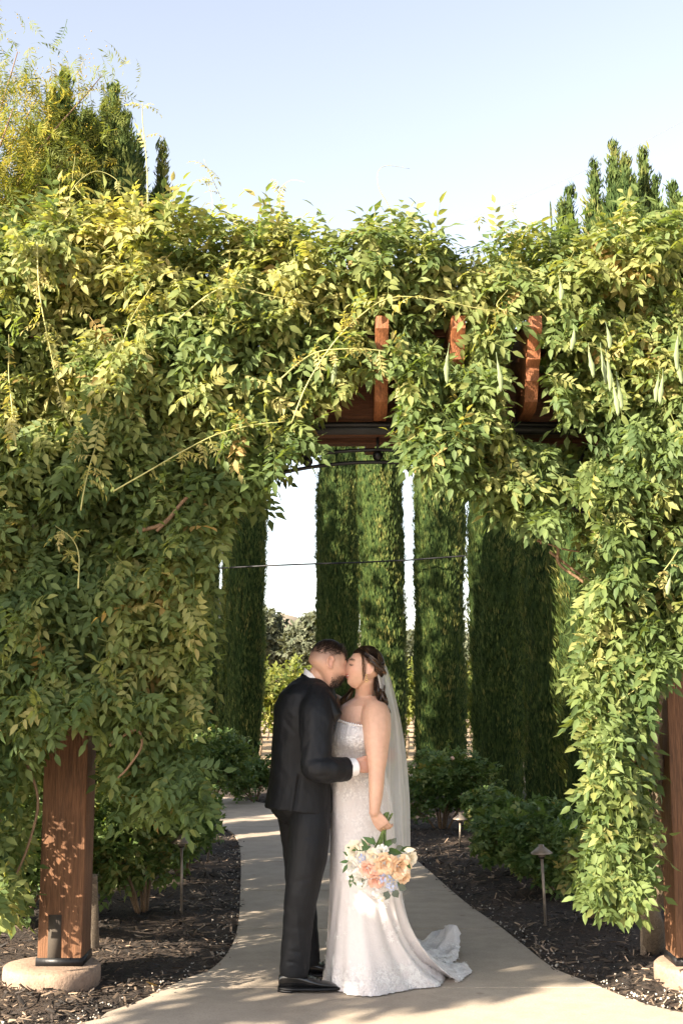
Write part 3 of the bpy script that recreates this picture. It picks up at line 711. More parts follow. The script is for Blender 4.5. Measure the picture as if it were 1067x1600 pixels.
VINES = {}
for side, msk, lab, bx in (('left', leftm, 'wisteria vine covering the left side of the pergola, sunlit yellow green at the top', (XL-.35, YF+.25)), ('right', ~leftm, 'wisteria vine on the right side of the pergola with hanging seed pods', (1.72, 6.95))):
    t = thing('wisteria_vine', lab, 'climbing vine', (bx[0], bx[1], 0), 0, 'wisteria vines on the pergola'); VINES[side] = t
    I = Matrix.Translation((-bx[0], -bx[1], 0))
    idx = np.where(msk)[0]
    # 300 leaves nearest the eye and unhidden become parts of their own
    vis = np.where(msk & (grp == 0) & (abs(allp[:, 0]) < .30*allp[:, 1]-.05) & (allp[:, 2] > .3))[0]
    fr = allp[vis, 1]-yfront(allp[vis, 0], allp[vis, 2]); top = vis[np.argsort(fr+.00*rng.random(len(vis)))][:300]
    for j in range(len(RICH)):
        V, F4, F3 = RICH[j]
        for b in range(3):
            pass
    base_me = {}
    for i in top:
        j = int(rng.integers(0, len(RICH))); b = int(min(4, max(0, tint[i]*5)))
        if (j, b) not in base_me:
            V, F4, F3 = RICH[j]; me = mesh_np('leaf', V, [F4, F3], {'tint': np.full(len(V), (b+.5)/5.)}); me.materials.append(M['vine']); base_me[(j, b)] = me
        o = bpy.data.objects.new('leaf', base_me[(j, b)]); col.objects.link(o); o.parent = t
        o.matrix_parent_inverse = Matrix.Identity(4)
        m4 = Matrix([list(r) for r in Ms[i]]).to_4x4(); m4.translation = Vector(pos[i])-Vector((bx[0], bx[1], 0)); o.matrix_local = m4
    rest = np.setdiff1d(idx, top)
    dep = allp[rest, 1]-yfront(allp[rest, 0], allp[rest, 2]); rich_ = (grp[rest] == 0) & (dep < .055) & (abs(allp[rest, 0]) < .30*allp[rest, 1]+.1); hi = rest[rich_]; lo = rest[~rich_ & (grp[rest] < 2)]; bk = rest[grp[rest] >= 2]
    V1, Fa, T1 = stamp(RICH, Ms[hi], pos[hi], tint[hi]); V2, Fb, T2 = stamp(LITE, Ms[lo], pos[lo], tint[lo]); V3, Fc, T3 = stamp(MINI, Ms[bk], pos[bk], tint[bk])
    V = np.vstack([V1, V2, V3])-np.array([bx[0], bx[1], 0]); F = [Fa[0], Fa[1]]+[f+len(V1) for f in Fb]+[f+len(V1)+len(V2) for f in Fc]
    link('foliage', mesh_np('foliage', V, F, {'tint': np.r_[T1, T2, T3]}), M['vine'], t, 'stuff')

def vpart(side, mb_, name, mat, **k):
    t = VINES[side]; o = mb_.build(name, mat, None, **k); o.parent = t; o.matrix_parent_inverse = Matrix.Translation((-t.location.x, -t.location.y, 0)); return o
# trunks
def twisted(pts, r0, r1, n=30, w=.012, seed=0, sides=12):
    q = smooth_path(pts, n); rr = np.linspace(r0, r1, n); m = MB(); m.tube(q, rr, sides)
    V = m.V[0]; V[:] = V+w*np.c_[nz(V, 14, seed), nz(V, 14, seed+1), nz(V, 5, seed+2)*.3]; return m
vpart('right', twisted([G(1020, 1490), P(1018, 1440, 6.9), P(1000, 1380, 6.9), P(1012, 1300, 6.85), P(990, 1200, 6.8), P(1010, 1100, 6.75), P(1025, 1000, 6.7), P(1000, 850, 6.7), P(1020, 700, 6.7)], .062, .03, seed=3), 'trunk', M['bark'], smooth=True)
vpart('right', twisted([P(1018, 1440, 6.93), P(1035, 1350, 6.75), P(1030, 1250, 6.6), P(1022, 1150, 6.45), P(1030, 1080, 6.4), P(1040, 950, 6.3)], .04, .022, seed=5), 'stem', M['bark'], smooth=True)
vpart('right', twisted([P(985, 1290, 6.5), P(975, 1235, 6.3), P(990, 1160, 6.15), P(1000, 1080, 6.1), P(998, 1050, 6.15)], .014, .010, w=.004, seed=6), 'stem', M['twig'], smooth=True)
vpart('right', twisted([P(1012, 1250, 6.4), P(1002, 1180, 6.3), P(1028, 1120, 6.3), P(1022, 1080, 6.3)], .014, .012, w=.004, seed=7), 'stem', M['twig'], smooth=True)
vpart('left', twisted([G(-5, 1440), P(5, 1370, 6.9), P(20, 1320, 6.85), P(0, 1260, 6.8), P(25, 1180, 6.75), P(50, 1100, 6.7), P(70, 1000, 6.6), P(60, 800, 6.6)], .055, .03, seed=8), 'trunk', M['bark'], smooth=True)
STEMS = [('left', [(70, 1120), (95, 1145), (130, 1120), (160, 1080)], 5.95, .006), ('left', [(172, 1165), (212, 1140), (222, 1165), (200, 1200), (185, 1215)], 5.85, .007),
 ('left', [(215, 830), (255, 818), (285, 785), (302, 768)], 5.75, .011), ('left', [(245, 830), (268, 808), (290, 778)], 5.75, .008), ('left', [(40, 1185), (60, 1250), (45, 1320), (20, 1380)], 6.0, .008),
 ('right', [(840, 815), (870, 850), (872, 880), (905, 905), (930, 925)], 6.1, .010), ('right', [(812, 838), (850, 848), (880, 858), (905, 862)], 6.1, .006), ('right', [(858, 862), (895, 890), (932, 915)], 6.12, .008), ('right', [(845, 850), (838, 815), (828, 785)], 6.12, .007), ('right', [(915, 655), (930, 690), (960, 720)], 6.0, .006)]
for s, pl, y, r in STEMS:
    m = MB(); m.tube(smooth_path([P(u, v, y) for u, v in pl], 16), np.linspace(r, r*.7, 16), 6); vpart(s, m, 'stem', M['twig'], smooth=True)
# long young shoots, with small young leaves along them
SHOOTS = [('left', [(180, 770), (230, 742), (300, 700), (345, 676), (400, 660), (445, 655)], 5.50, .0038, .4), ('left', [(455, 660), (480, 600), (520, 540), (560, 500), (610, 470), (680, 472), (740, 482), (785, 487)], 5.52, .0036, .3),
 ('left', [(440, 590), (470, 560), (500, 545), (550, 545), (600, 552)], 5.55, .004, .5), ('left', [(280, 500), (350, 455), (420, 462), (490, 470)], 5.6, .004, .4), ('left', [(232, 340), (230, 290), (226, 230), (222, 185), (224, 163)], 6.3, .005, .25), ('left', [(365, 345), (345, 305), (330, 275), (320, 255)], 6.3, .003, .2),
 ('left', [(332, 345), (332, 320), (328, 295), (322, 275)], 6.3, .002, .0), ('left', [(440, 345), (436, 310), (438, 290), (455, 282), (478, 290)], 6.3, .0025, .1), ('left', [(118, 350), (112, 310), (125, 280), (150, 262), (180, 275), (185, 300)], 6.1, .003, .1), ('left', [(150, 345), (140, 315), (112, 280), (118, 245)], 6.1, .003, .1), ('left', [(60, 380), (66, 460), (80, 540), (100, 640), (120, 680)], 5.6, .004, .6),
 ('left', [(130, 800), (140, 740), (150, 690), (170, 640)], 5.6, .004, .5), ('left', [(125, 920), (122, 870), (110, 840), (88, 822)], 5.6, .004, .4), ('left', [(30, 700), (20, 640), (10, 580), (12, 520)], 5.6, .004, .6), ('left', [(200, 640), (190, 560), (200, 500), (240, 440)], 5.6, .004, .6),
 ('right', [(612, 365), (610, 330), (592, 300), (590, 275), (605, 262), (640, 262)], 6.3, .0028, .0), ('right', [(610, 350), (602, 330), (590, 325)], 6.3, .002, 0), ('right', [(820, 370), (805, 345), (790, 332), (760, 332), (742, 345)], 6.3, .0025, .1), ('right', [(785, 487), (778, 470), (792, 455)], 5.52, .003, 0), ('right', [(800, 420), (812, 380), (830, 355), (850, 345)], 6.1, .004, .5), ('right', [(595, 580), (620, 600), (650, 640), (670, 665)], 5.75, .0035, .2),
 ('right', [(1000, 940), (1030, 900), (1055, 860)], 5.8, .004, .4), ('right', [(930, 1150), (940, 1120), (960, 1100), (1000, 1070)], 5.95, .004, .4)]
YNG = [pinnate(60+k, 4, .10, .033, .013, rich=False, curl=.6+.2*k) for k in range(3)]
for s, pl, y, r, dens in SHOOTS:
    q = smooth_path([P(u, v, y) for u, v in pl], 26); q[:, 1] += .05*np.sin(np.linspace(0, 4, 26)+pl[0][0]); m = MB(); m.tube(q, np.linspace(r, r*.35, 26), 5); sh = vpart(s, m, 'shoot', M['shoot'], smooth=True)
    k = int(dens*30*np.linalg.norm(q[-1]-q[0])/0.9)+ (3 if dens else 0)
    if dens and k:
        ti = rng.integers(3, 25, k); dd = rng.normal(size=(k, 3))*.7+(q[np.minimum(25, ti+1)]-q[ti])/.03*.6; 
        V, F, T = stamp(YNG, frames(dd, np.c_[rng.normal(size=(k, 2))*.5, np.ones(k)])*rng.uniform(.6, 1.3, k)[:, None, None], q[ti], rng.uniform(.72, .93, k))
        o = link('young_leaves', mesh_np('young_leaves', V, F, {'tint': T}), M['vine'], sh, 'stuff')
# seed pods
PODS = [(893, 515, 548), (922, 545, 590), (941, 545, 600), (948, 555, 612), (960, 600, 650), (966, 590, 640), (1026, 590, 628), (1032, 585, 632), (948, 512, 545), (778, 560, 612), (873, 440, 470), (1058, 520, 580), (1060, 560, 600), (700, 545, 600), (523, 560, 600), (1045, 905, 930)]
for u, v0, v1 in PODS:
    a = P(u, v0, 5.52+.1*rng.random()); L = a.z-P(u, v1, a.y).z; m = MB(); k = 12; tt = np.linspace(0, 1, k)
    pts = np.array([(a.x+.010*math.sin(t*3+u), a.y, a.z+.03-t*(L+.03)) for t in tt]); rr = .0125*np.clip(np.sin(np.clip(tt*1.05-.05, 0, 1)**1.6*math.pi*.93), .09, 1)*(1+.18*np.sin(tt*22))
    m.tube(pts, rr, 8, flat=.45, upv=(0, 1, 0)); vpart('left' if u < 600 else 'right', m, 'seed_pod', M['pod'], smooth=True)

# ================================================================ cypress
def spray_template(seed, n=3, L=.09, w=.012):
    r = np.random.default_rng(seed); it = []
    for k in range(n):
        a = r.uniform(-.2, .2); b = r.uniform(-.22, .22); l = L*r.uniform(.6, 1.1); z0 = r.uniform(-.03, .03)
        v = np.array([(0, 0, 0), (l*.45, -w/2, .004), (l, 0, .008), (l*.45, w/2, -.004)]); it.append((v@(rotz(a)@roty(b)).T+np.array([r.uniform(0, .05), r.uniform(-.02, .02), z0]), [(0, 1, 2, 3)], []))
    return merge(it)
SPR = [spray_template(k) for k in range(5)]
def spindle_pts(n, x, y, z0, z1, r, seed, foot=.5, tip=.55, ax=(0, 0)):
    rr = np.random.default_rng(seed); t = rr.random(n); h = z0+(z1-z0)*t; a = rr.uniform(0, 2*np.pi, n)
    prof = np.minimum(1, (t/foot*.55+.45) if foot else 1)*np.where(t > 1-tip, np.sqrt(np.clip((1-t)/tip, 0, 1)), 1)
    return np.c_[x+ax[0]*t+r*prof*np.cos(a), y+ax[1]*t+r*prof*np.sin(a), h], np.c_[np.cos(a), np.sin(a), 0*a]
CYP = {}
HN, RN = 7.5, .40
def cone_surface(x, y, z0, z1, R_, seed, foot, tip, ridge=.10, tw=0.0):
    """returns a function (a, t) -> points on a lumpy flame-like column with vertical ridges"""
    rr = np.random.default_rng(seed); ph = rr.uniform(0, 6.3, 8); fr = rr.integers(5, 17, 8); am = rr.uniform(.3, 1, 8)
    def f(a, t, k=1.0):
        z = z0+(z1-z0)*t; prof = np.interp(t, [0, .04, .15, 1-tip, 1-tip*.5, 1-tip*.2, 1], [foot, foot+.1, 1, 1, .80, .48, .03])
        rid = sum(am[i]*np.abs(np.sin(.5*fr[i]*(a+tw*t)+ph[i]+.5*np.sin(z*1.1+ph[i])+.25*np.sin(z*3.1+2*ph[i]))) for i in range(8))/8-.32
        low = .05*np.sin(2*a+z*1.6+ph[0])+.04*np.sin(3*a-z*2.3+ph[1])+.025*np.sin(a+z*6+ph[2])
        r_ = R_*prof*(1+ridge*3.2*rid+low)*k
        return np.stack([x+r_*np.cos(a), y+r_*np.sin(a), z+0*a], -1)
    return f
def cyp_mesh(seed, nb, spires, dens):
    key = (seed, nb, spires)
    if key in CYP: return CYP[key]
    H, Rr = (HN, RN) if not spires else (7.0, .62)
    r = np.random.default_rng(seed); cones = []
    if not spires:
        cones.append((0, 0, .02, H*.98, Rr*.96, .80, .42, .11))
        for k in range(5): a = r.uniform(0, 6.3); cones.append((Rr*.45*math.cos(a), Rr*.45*math.sin(a), H*.6, H*r.uniform(.88, 1.0), Rr*.30, .8, .8, .08))
        for k in range(12): a = r.uniform(0, 6.3); z0 = H*r.uniform(.03, .6); cones.append((Rr*.74*math.cos(a), Rr*.74*math.sin(a), z0, z0+r.uniform(.9, 2.4), Rr*r.uniform(.20, .30), .2, .6, .08))
    else:
        cones.append((0, 0, .02, H*.93, Rr*.86, .7, .45, .14))
        for k in range(spires):
            a = r.uniform(0, 6.3); d = Rr*.92*r.random()**.6; cones.append((d*math.cos(a), d*math.sin(a), H*r.uniform(.45, .6), H*(1.02-.16*(d/Rr)**1.5-.10*r.random()), Rr*r.uniform(.18, .30), .5, .85, .10))
    Vc = MB(); Ps = []; Ns = []; Tn = []
    for i, (x, y, z0, z1, rb, ft, tp, rg) in enumerate(cones):
        f = cone_surface(x, y, z0, z1, rb, seed*50+i, ft, tp, rg); na = 64 if i == 0 else 16; nt = int((z1-z0)/.10)+6
        A, T_ = np.meshgrid(np.linspace(0, 2*np.pi, na, endpoint=False), np.linspace(0, 1, nt)); G_ = f(A, T_, .93)
        G_[1:-1] += .028*nz(G_[1:-1].reshape(-1, 3)*np.array([1, 1, .45]), 16, 3, 2).reshape(nt-2, na, 1)*np.stack([np.cos(A), np.sin(A), 0*A], -1)[1:-1]; Vc.rings(G_)
        n_ = int(2*math.pi*rb*(z1-z0)*480*dens*(1 if i == 0 else .9)); a = r.uniform(0, 2*np.pi, n_); t = r.random(n_)**(1.0 if i == 0 else .8); p = f(a, t, 1.0)-np.c_[np.cos(a), np.sin(a), 0*a]*r.uniform(0, .045, n_)[:, None]
        nn = np.c_[np.cos(a), np.sin(a), 0*a]; Ps.append(p); Ns.append(nn); Tn.append(np.full(n_, r.uniform(-.12, .12)))
    p = np.vstack(Ps); nn = np.vstack(Ns); k = len(p)
    d = np.c_[nn[:, :2]*.17+.09*rng.normal(size=(k, 2)), .95+.2*rng.normal(size=k)]
    Ms = frames(d, nn+.4*rng.normal(size=(k, 3)))*rng.uniform(.55, 1.15, k)[:, None, None]
    V, F, T = stamp(SPR, Ms, p, np.clip(.42+np.concatenate(Tn)+.17*rng.normal(size=k)+.28*nz(p*np.array([1, 1, .4]), 4, seed), 0, 1))
    me = mesh_np('crown', V, F, {'tint': T}); me.materials.append(M['cypress'])
    ci = Vc.me('inner_branches', True); ci.materials.append(M['cyp_core'])
    m = MB(); m.tube([(0, 0, -.05), (.01, 0, .5), (0, 0, H*.6)], [.07, .055, .03], 10); tk = m.me('trunk', True); tk.materials.append(M['bark'])
    CYP[key] = (me, ci, tk, H, Rr); return CYP[key]
def cypress(name, base, H, Rr, seed, label, nb=16, dens=1.0, spires=0, group='cypress trees around the path'):
    me, ci, tk, h0, r0 = cyp_mesh(seed if spires or nb != 16 else 11+seed % 3, nb, spires, dens)
    t = thing('cypress_tree', label, 'cypress tree', (base[0], base[1], -.02), seed*1.7, group); t.scale = (Rr/r0, Rr/r0, H/h0); t.rotation_euler = (R(1.1*math.sin(seed*3.3)), R(1.0*math.sin(seed*5.1)), seed*1.7)
    for nm, d_ in (('crown', me), ('inner_branches', ci), ('trunk', tk)): link(nm, d_, None, t)
    return t
m, nt, b, out = mat_new('dense cypress foliage'); M['cyp_core'] = m
n1 = noise(nt, 1.0, 5, .7, mapped(nt, (34, 34, 9))); n2 = noise(nt, 1.0, 3, .6, mapped(nt, (5, 5, 1.2)))
c = ramp(nt, n1, [(.36, (.010, .022, .008)), (.52, (.035, .062, .018)), (.68, (.085, .115, .036))])
c = mixc(nt, 1.0, c, ramp(nt, n2, [(.3, (.75, .8, .8)), (.7, (1.25, 1.15, 1.0))]), 'MULTIPLY')
nt.links.new(c, b.inputs['Base Color']); b.inputs['Roughness'].default_value = .9; b.inputs['Specular IOR Level'].default_value = .1; bump(nt, n1, b, .06)
def C(u, y, z=3): q = P(u, 1000, y); return (q.x, y)
cypress('a', C(382, 19.6), 7.6, .295, 11, 'slim cypress left of the groom, dark and whole down to its foot')
cypress('b', C(312, 21.5), 7.3, .29, 12, 'cypress partly hidden by vine leaves, leftmost trunk seen through the arch')
cypress('c', C(526, 20.6), 7.9, .37, 13, 'cypress directly behind the heads of the groom and bride, left one of the touching pair')
cypress('d', C(600, 19.4), 8.2, .375, 14, 'cypress behind the bridal veil, right one of the touching pair')
cypress('e', C(685, 18.2), 8.0, .385, 15, 'cypress with bright sun patches just right of the veil')
cypress('f', C(776, 16.4), 7.2, .385, 16, 'broad dark cypress second to the right of the veil')
cypress('g', C(853, 14.9), 6.9, .33, 17, 'dark cypress behind the low rose bushes, third to the right of the veil')
cypress('h', C(918, 13.3), 6.5, .285, 18, 'cypress with a sunlit olive strip beside the right wisteria column')
cypress('i', C(995, 11.6), 7.0, .82, 19, 'cypress with several pointed tips rising above the vine at the right', spires=26, dens=1.0)
cypress('j', C(885, 13.9), 7.45, .17, 20, 'narrow cypress tip above the vine next to the many pointed cypress', nb=7, spires=5, dens=1.0)
cypress('k', C(118, 10.6), 7.2, .80, 21, 'broad cypress rising above the vine at the left', spires=30, dens=1.0, nb=22)
cypress('l', (-2.35, 12.4), 6.4, .45, 22, 'added cypress hidden behind the left wisteria column')  # unseen, put in for the shadow it throws across the path
cypress('n', (-4.9, 16.6), 6.8, .5, 24, 'cypress far left of the path bend, hidden by the vine')
cypress('o', (-4.6, 12.6), 6.5, .5, 25, 'cypress left of the left column, hidden by the vine')
cypress('q', (-5.6, 20.0), 7.0, .5, 26, 'cypress at the left end of the ring, hidden by the vine')
cypress('r', (-1.9, 22.8), 7.0, .42, 27, 'cypress behind the left shrubs, hidden by the vine')
cypress('m', (-3.0, 15.3), 6.6, .45, 23, 'added cypress standing behind the left shrubs, hidden by the vine')  # another unseen tree, added for its shadow

# ================================================================ shrubs
def simple_leaf(seed, L=.055, W=.032): 
    r = np.random.default_rng(seed); it = []
    for k, a in enumerate((0, 1.1, -1.1)):
        v, f4, f3 = leaflet(L*r.uniform(.8, 1.1), W, False, .2, .3); it.append((v@rotz(a+r.uniform(-.2, .2)).T+np.array([.03 if k == 0 else .012, 0, 0]), f4, f3))
    return merge(it)
SLF = [simple_leaf(k) for k in range(4)]
def shrub(c, rad, n, label, seed, name='rose_bush', cat='shrub', tlo=.4, mat='rose_leaf', lsize=1.0, group=None, flowers=0, stems=7, flo=None):
    r = np.random.default_rng(seed); t = thing(name, label, cat, (c[0], c[1], 0), 0, group)
    rx, ry, h = rad; blobs = []; tips = []
    for k in range(stems):
        a = r.uniform(0, 6.3); d = r.random()**.6; x = rx*.75*d*math.cos(a); y = ry*.75*d*math.sin(a); z = h*r.uniform(.5, .9)*(1-.25*d); blobs.append((x, y, z)); tips.append((x, y, z))
    m = MB()
    for i, (x, y, z) in enumerate(tips):
        m2 = MB(); m2.tube(smooth_path([(x*.12, y*.12, -.03), (x*.4, y*.4, z*.35), (x*.85, y*.85, z*.75), (x, y, z)], 8), np.linspace(.013, .005, 8), 6); m2.build('stem', M['twig'], t, smooth=True)
    k = r.integers(0, len(blobs), n); b = np.array(blobs)[k]; d = r.normal(size=(n, 3)); d /= np.linalg.norm(d, axis=1)[:, None]; q = d*(r.random(n)**.33)[:, None]*np.array([rx*.5, ry*.5, h*.33])
    p = b+q; p = p[(p[:, 2] > .05)]; n = len(p); p = p+.05*np.c_[nz(p, 8, seed), nz(p, 8, seed+1), nz(p, 8, seed+2)]
    Ms = frames(r.normal(size=(n, 3))+np.array([0, 0, .1]), np.c_[r.normal(size=(n, 2))*.6, np.ones(n)])*r.uniform(.7, 1.3, n)[:, None, None]*lsize
    V, F, T = stamp(SLF, Ms, p, np.clip(tlo+.2*r.normal(size=n)+.25*nz(p, 4, seed), 0, .95))
    link('foliage', mesh_np('foliage', V, F, {'tint': T}), M[mat], t, 'stuff')
    for i in range(flowers):
        x, y, z = blobs[i % len(blobs)]; m3 = MB(); m3.ball((x+r.uniform(-.1, .1), y-.1, z+h*.25), .022, 8); m3.build('flower', M['p_blush'], t, smooth=True)
    return t
GS = 'low shrubs in the mulch beds'
def S(u, v): g_ = G(u, v); return (g_.x, g_.y)
shrub(S(690, 1300), (.55, .4, .78), 2100, 'rose bush behind the veil at the foot of the sun patched cypress', 31, group=GS, flowers=1)
shrub(S(818, 1372), (.42, .42, .62), 2300, 'low dark green rose bush behind the nearest right path light, spreading left', 32, group=GS)
shrub(S(870, 1400), (.42, .38, .62), 2200, 'rose bush directly right of the nearest right path light', 33, group=GS)
shrub(S(925, 1438), (.27, .22, .55), 1300, 'bright sunlit leafy shrub against the right vine trunk', 34, name='leafy_shrub', tlo=.78, group=GS, lsize=1.1, stems=6)
shrub(S(772, 1318), (.28, .3, .50), 1200, 'small rose bush behind the far right path light', 35, group=GS)
shrub(S(400, 1252), (.42, .4, .55), 1400, 'low bush beyond the path bend, left of the groom', 36, group=GS)
shrub(S(325, 1262), (.6, .5, 1.0), 2600, 'tall rose bush under the leftmost cypress', 37, group=GS)
shrub(S(288, 1372), (.42, .45, .85), 2500, 'leafy bush crowding the left path light at the path edge', 38, group=GS, flowers=3, tlo=.45)
shrub(S(225, 1430), (.45, .35, .80), 2400, 'yellow green bush with pale bare stem right of the left post', 39, name='leafy_shrub', tlo=.62, group=GS, lsize=1.1)
shrub(S(20, 1450), (.7, .5, .85), 2200, 'bush behind the left pergola post', 40, name='leafy_shrub', group=GS)
# ================================================================ pepper tree, top left
FR = [pinnate(90+k, 7, .26, .055, .011, rich=False, curl=1.0+.2*k) for k in range(3)]
t = thing('pepper_tree', 'feathery pepper tree with yellow sprays at the top left corner', 'tree', (-3.4, 9.6, 0)); off = np.array([-3.4, 9.6, 0])
m = MB(); m.tube(smooth_path([(0, 0, -.1), (.1, 0, 1.5), (-.1, 0, 3), (.2, 0, 4.6)], 14), np.linspace(.16, .07, 14), 12); m.build('trunk', M['bark'], t, smooth=True)
ends = []; r = np.random.default_rng(5)
for k in range(16):
    e = np.array([r.uniform(.35, 1.35), r.uniform(-.5, .7), r.uniform(5.4, 6.9)]) if k < 11 else np.array([r.uniform(-1.5, .8), r.uniform(-.8, .8), r.uniform(4.2, 5.6)])
    q = smooth_path([(.15, 0, 3.6+.1*k*.5), (.15+e[0]*.4, e[1]*.4, (e[2]+4)/2+.3), tuple(e)], 12); m = MB(); m.tube(q, np.linspace(.022, .004, 12), 6); m.build('branch', M['twig'], t, smooth=True)
    for _ in range(130):
        i = r.integers(5, 12); ends.append((q[i]+r.normal(size=3)*.19, k))
p = np.array([e[0] for e in ends]); n = len(p); d = np.c_[r.normal(size=(n, 2))*.6, -.55+.45*r.normal(size=n)]
V, F, T = stamp(FR, frames(d, np.c_[r.normal(size=(n, 2)), np.ones(n)])*r.uniform(.8, 1.4, n)[:, None, None], p, np.clip(.52+.25*nz(p, 2, 3)+.15*r.normal(size=n), 0, .85))
link('foliage', mesh_np('foliage', V, F, {'tint': T}), M['pepper'], t, 'stuff')
q = p[(p[:, 2] > 5.9) & (r.random(n) < .14)]; q = np.repeat(q, 12, 0)+r.normal(size=(len(q)*12, 3))*np.array([.05, .05, .09]); n = len(q)
V, F, T = stamp([oct_], frames(r.normal(size=(n, 3)), r.normal(size=(n, 3)))*.014, q, np.full(n, .95)); link('blossom', mesh_np('blossom', V, F, {'tint': T}), M['pepper'], t, 'stuff')

# ================================================================ broad shade tree left of the camera (outside the frame), and two unseen oaks added for dapple
def shade_tree(x, y, zc, rad, rz_, n, label, seed):
    r = np.random.default_rng(seed); t = thing('oak_tree', label, 'tree', (x, y, 0))
    m = MB(); m.tube([(0, 0, -.1), (.05, 0, zc*.5), (0, 0, zc)], [.13, .10, .05], 10); m.build('trunk', M['bark'], t, smooth=True)
    d = r.normal(size=(n, 3)); d /= np.linalg.norm(d, axis=1)[:, None]; p = d*(r.random(n)**.4)[:, None]*np.array([rad, rad, rz_])+np.array([0, 0, zc])
    g_ = nz(p, 2.6, seed, 2); p = p[g_ > -.12]; n = len(p)
    V, F, T = stamp(MLF, frames(r.normal(size=(n, 3)), r.normal(size=(n, 3))+np.array([0, 0, 1]))*r.uniform(2.0, 3.4, n)[:, None, None], p, np.clip(.4+.2*r.normal(size=n), 0, 1)); link('foliage', mesh_np('foliage', V, F, {'tint': T}), M['rose_leaf'], t, 'stuff')
shade_tree(-5.3, 2.16, 3.85, .68, 1.35, 2300, 'broad shade tree on the left outside the picture', 3)
shade_tree(-7.6, 9.6, 6.6, 2.5, 3.4, 3300, 'tall unseen oak added left of the pergola to dapple the light', 5)  # not in view; added so its open crown breaks up the sun
shade_tree(-8.2, 15.0, 6.6, 2.6, 3.4, 3300, 'second tall unseen oak added left of the cypress ring to dapple the light', 8)  # likewise added out of view for sun patches on the cypresses

# ================================================================ vineyard
def vine_row(y, x0, x1, label, seed, n):
    r = np.random.default_rng(seed); t = thing('vine_row', label, 'vine row', ((x0+x1)/2, y, 0), 0, 'rows of grape vines'); cx = (x0+x1)/2
    x = r.uniform(x0, x1, n)-cx; z = 1.25+.40*r.normal(size=n)*.8+.14*np.sin(x*2.1+seed)+.1*np.sin(x*5.3); z = np.clip(z, .55, 2.15); p = np.c_[x, r.normal(size=n)*.22, z]
    V, F, T = stamp(MLF, frames(r.normal(size=(n, 3)), r.normal(size=(n, 3))+np.array([0, -.3, .8]))*r.uniform(1.6, 2.6, n)[:, None, None], p, np.clip(.45+.25*r.normal(size=n), 0, 1)); link('foliage', mesh_np('foliage', V, F, {'tint': T}), M['grape'], t, 'stuff')
    for k in np.arange(x0-cx+.4, x1-cx, 1.6):
        m = MB(); m.tube(smooth_path([(k, 0, -.05), (k+.05, .03, .35), (k-.03, 0, .7), (k+.02, 0, 1.0)], 7), np.linspace(.04, .03, 7), 6); m.build('trunk', M['bark'], t, smooth=True)
    for k in np.arange(x0-cx, x1-cx, 4.8): m = MB(); m.box((k-.03, -.03, -.05), (k+.03, .03, 1.75)); m.build('post', M['stake'], t)
    m = MB(); m.tube([(x0-cx, 0, .42), (x1-cx, 0, .42)], .012, 5); m.build('drip_hose', M['iron'], t)
for k, y in enumerate((27, 30, 33.2, 36.6, 41)):
    vine_row(y, -7-k*1.2, 9.5+k*1.2, ['nearest row of grape vines seen between the cypresses', 'second row of grape vines behind the nearest row', 'third row of grape vines behind the second', 'fourth row of grape vines towards the oak', 'farthest row of grape vines before the oak trees'][k], 50+k, 6400-k*800)
# distant oaks
def far_tree(u, y, w, h, label, seed, n=4500):
    r = np.random.default_rng(seed); c = P(u, 1060, y); t = thing('oak_tree', label, 'tree', (c.x, y, 0), 0, 'oak trees beyond the vineyard')
    m = MB(); m.tube([(0, 0, -.2), (.1, 0, h*.35), (0, 0, h*.6)], [.35, .28, .12], 10); m.build('trunk', M['bark'], t, smooth=True)
    k = r.integers(0, 22, n); cen = np.c_[r.uniform(-.38, .38, 22)*w, r.uniform(-.3, .3, 22)*w, h*(.42+.36*r.random(22))]; cen[:, 2] -= abs(cen[:, 0])/w*.5*h*.5
    d = r.normal(size=(n, 3)); d /= np.linalg.norm(d, axis=1)[:, None]; p = cen[k]+d*(r.random(n)**.3)[:, None]*np.array([w*.16, w*.16, h*.2])
    V, F, T = stamp(MLF, frames(r.normal(size=(n, 3)), r.normal(size=(n, 3))+np.array([0, 0, 1]))*r.uniform(3.5, 7, n)[:, None, None], p, np.clip(.5+.3*r.normal(size=n), 0, 1)); link('crown', mesh_np('crown', V, F, {'tint': T}), M['oak'], t)
far_tree(425, 78, 9.0, 7.3, 'large haze-greyed oak beyond the vineyard, left of the groom', 61, 14000)
far_tree(345, 84, 8, 6.6, 'oak beyond the vineyard left of the large one', 62)
far_tree(500, 95, 7, 4.6, 'low oak beyond the vineyard hidden by the cypress pair', 63, 2500)
far_tree(655, 85, 9, 6.0, 'oak beyond the vineyard behind the sun patched cypress', 64)
far_tree(735, 82, 9, 6.4, 'oak seen in the gap between the two dark cypresses', 65)
far_tree(880, 88, 12, 6.2, 'oak beyond the vineyard hidden by the right cypresses', 66, 3000)
# wires
m = MB(); m.tube([P(300, 890, 18.6), P(415, 884, 18.2), P(490, 881, 18), P(560, 879, 18), P(640, 875, 17.8), P(760, 866, 17.5), P(1150, 850, 17)], .013, 6)
tag(m.build('cable', M['iron'], smooth=True), 'dark cable strung level between the cypresses', 'cable')
m = MB(); a = P(560, 405, 60); b = P(1350, 20, 60); q = [a.lerp(b, t)-Vector((0, 0, 1.2*math.sin(math.pi*t))) for t in np.linspace(-.2, 1, 24)]; m.tube(q, .009, 5)
tag(m.build('power_line', M['bronze']), 'thin overhead line crossing the sky at the upper right', 'cable')

